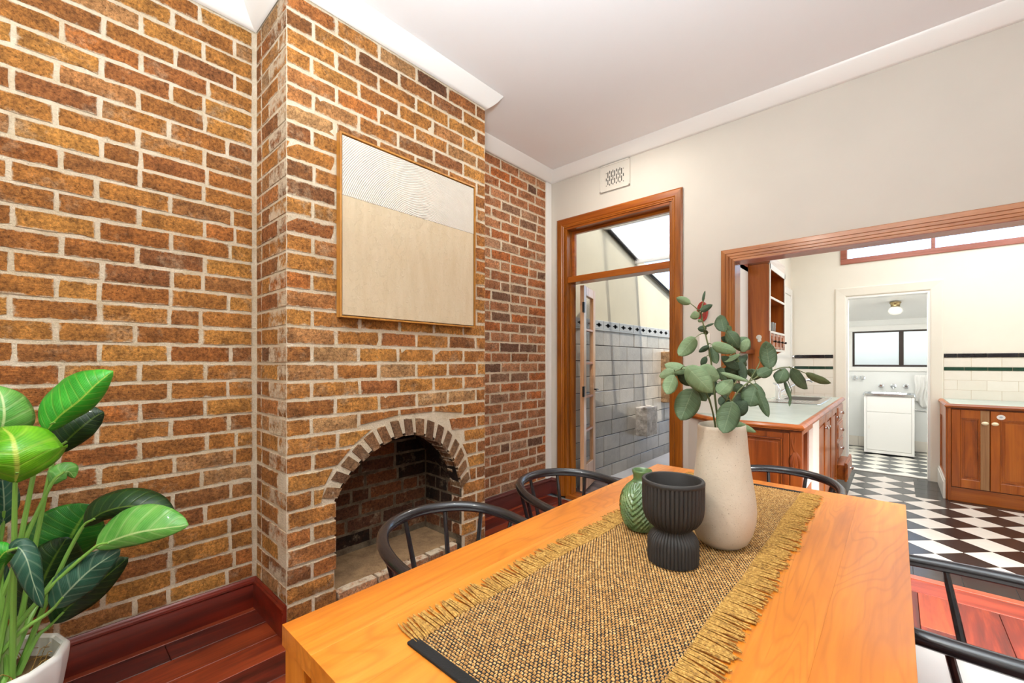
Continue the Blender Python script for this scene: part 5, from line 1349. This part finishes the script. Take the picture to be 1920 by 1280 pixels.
A_, B_, C_, O_ = 'eu_a', 'eu_b', 'eu_c', 'eu_o'
branch('eucalyptus branch standing tallest and straightest in the cream vase', [(1353, 850, EZ), (1346, 790, EZ), (1338, 720, EZ), (1332, 668, EZ), (1322, 622, EZ), (1315, 585, EZ), (1321, 558, EZ)], .0035, [
 (1295, 569, 1268, 558, 13, B_, 0), (1312, 588, 1294, 594, 14, B_, -.01), (1313, 583, 1336, 571, 11, C_, -.01), (1317, 565, 1322, 545, 4, C_, 0), (1325, 615, 1308, 616, 12, C_, 0),
 (1322, 618, 1324, 628, 8, A_, -.01), (1304, 632, 1272, 667, 26, B_, -.02), (1330, 648, 1310, 660, 9, C_, -.01), (1324, 668, 1315, 686, 10, C_, 0), (1334, 646, 1381, 658, 20, B_, -.03), (1333, 650, 1344, 682, 15, A_, .01), (1322, 612, 1339, 606, 4, C_, 0), (1314, 598, 1310, 604, 6, B_, 0)],
 twigs=[[(1316, 590, EZ), (1306, 578, EZ), (1295, 569, EZ)]])
branch('eucalyptus branch leaning to the left over the french door side of the vase', [(1347, 850, EZ), (1340, 790, EZ), (1328, 745, EZ-.02), (1306, 708, EZ-.03), (1285, 692, EZ-.03), (1264, 696, EZ-.03)], .003, [
 (1290, 695, 1246, 683, 22, B_, -.03), (1264, 695, 1236, 706, 17, B_, -.05), (1264, 703, 1250, 739, 24, B_, -.06), (1287, 686, 1336, 736, 36, B_, -.08), (1300, 722, 1270, 700, 17, C_, .02), (1306, 693, 1350, 708, 32, B_, -.05),
 (1300, 728, 1276, 788, 40, A_, -.07), (1305, 724, 1324, 752, 20, A_, 0), (1285, 698, 1260, 702, 9, A_, 0), (1330, 745, 1318, 715, 16, C_, .03), (1300, 700, 1288, 720, 14, C_, .03)])
branch('eucalyptus branch of densest foliage in the middle of the vase', [(1356, 850, EZ), (1352, 790, EZ), (1364, 745, EZ), (1380, 715, EZ), (1388, 690, EZ+.02), (1376, 655, EZ+.02), (1360, 622, EZ+.02)], .003, [
 (1358, 622, 1350, 590, 23, A_, .02), (1362, 624, 1368, 610, 13, B_, .03), (1364, 620, 1386, 652, 22, A_, .02), (1380, 634, 1406, 655, 26, A_, .04), (1392, 660, 1402, 634, 15, B_, .02), (1340, 712, 1336, 740, 20, C_, .03), (1346, 738, 1373, 711, 25, B_, -.06),
 (1374, 752, 1356, 812, 36, A_, -.09), (1374, 778, 1400, 752, 25, C_, -.02), (1370, 788, 1418, 810, 13, B_, -.07), (1386, 692, 1352, 668, 17, C_, 0), (1390, 702, 1358, 690, 18, C_, .02), (1384, 682, 1400, 664, 13, C_, .02), (1357, 678, 1388, 664, 9, B_, -.02),
 (1350, 698, 1404, 715, 8, B_, -.05), (1390, 735, 1376, 764, 16, C_, .04), (1366, 742, 1350, 760, 18, C_, .04), (1370, 730, 1394, 722, 14, A_, .03), (1360, 700, 1380, 716, 18, C_, .05), (1345, 690, 1362, 712, 18, A_, .05), (1362, 760, 1346, 786, 16, A_, .03), (1372, 656, 1352, 646, 14, C_, .05), (1378, 668, 1400, 686, 16, A_, .05), (1368, 640, 1352, 632, 10, C_, .04)])
branch('eucalyptus branch arching to the right across the kitchen worktop', [(1360, 850, EZ), (1362, 790, EZ), (1376, 745, EZ), (1404, 716, EZ), (1440, 698, EZ), (1476, 688, EZ), (1512, 700, EZ)], .003, [
 (1443, 692, 1436, 639, 26, A_, 0), (1420, 703, 1448, 690, 20, A_, 0), (1472, 690, 1458, 719, 23, A_, 0), (1482, 692, 1514, 729, 21, A_, 0), (1510, 700, 1558, 718, 15, O_, 0), (1470, 712, 1484, 752, 6, A_, 0), (1418, 718, 1406, 762, 36, A_, .0), (1420, 730, 1441, 782, 15, A_, -.02),
 (1396, 712, 1388, 676, 15, C_, 0), (1412, 712, 1428, 692, 16, A_, .03), (1400, 722, 1432, 744, 14, C_, .04), (1398, 730, 1372, 726, 15, C_, .05), (1388, 740, 1412, 760, 15, C_, .05), (1424, 706, 1400, 694, 14, A_, .04), (1482, 745, 1480, 762, 4, A_, 0)],
 twigs=[[(1404, 716, EZ), (1414, 722, EZ-.02), (1424, 735, EZ-.02)], [(1462, 692, EZ), (1472, 702, EZ), (1484, 730, EZ)], [(1404, 716, EZ), (1424, 680, EZ), (1422, 668, EZ)]])
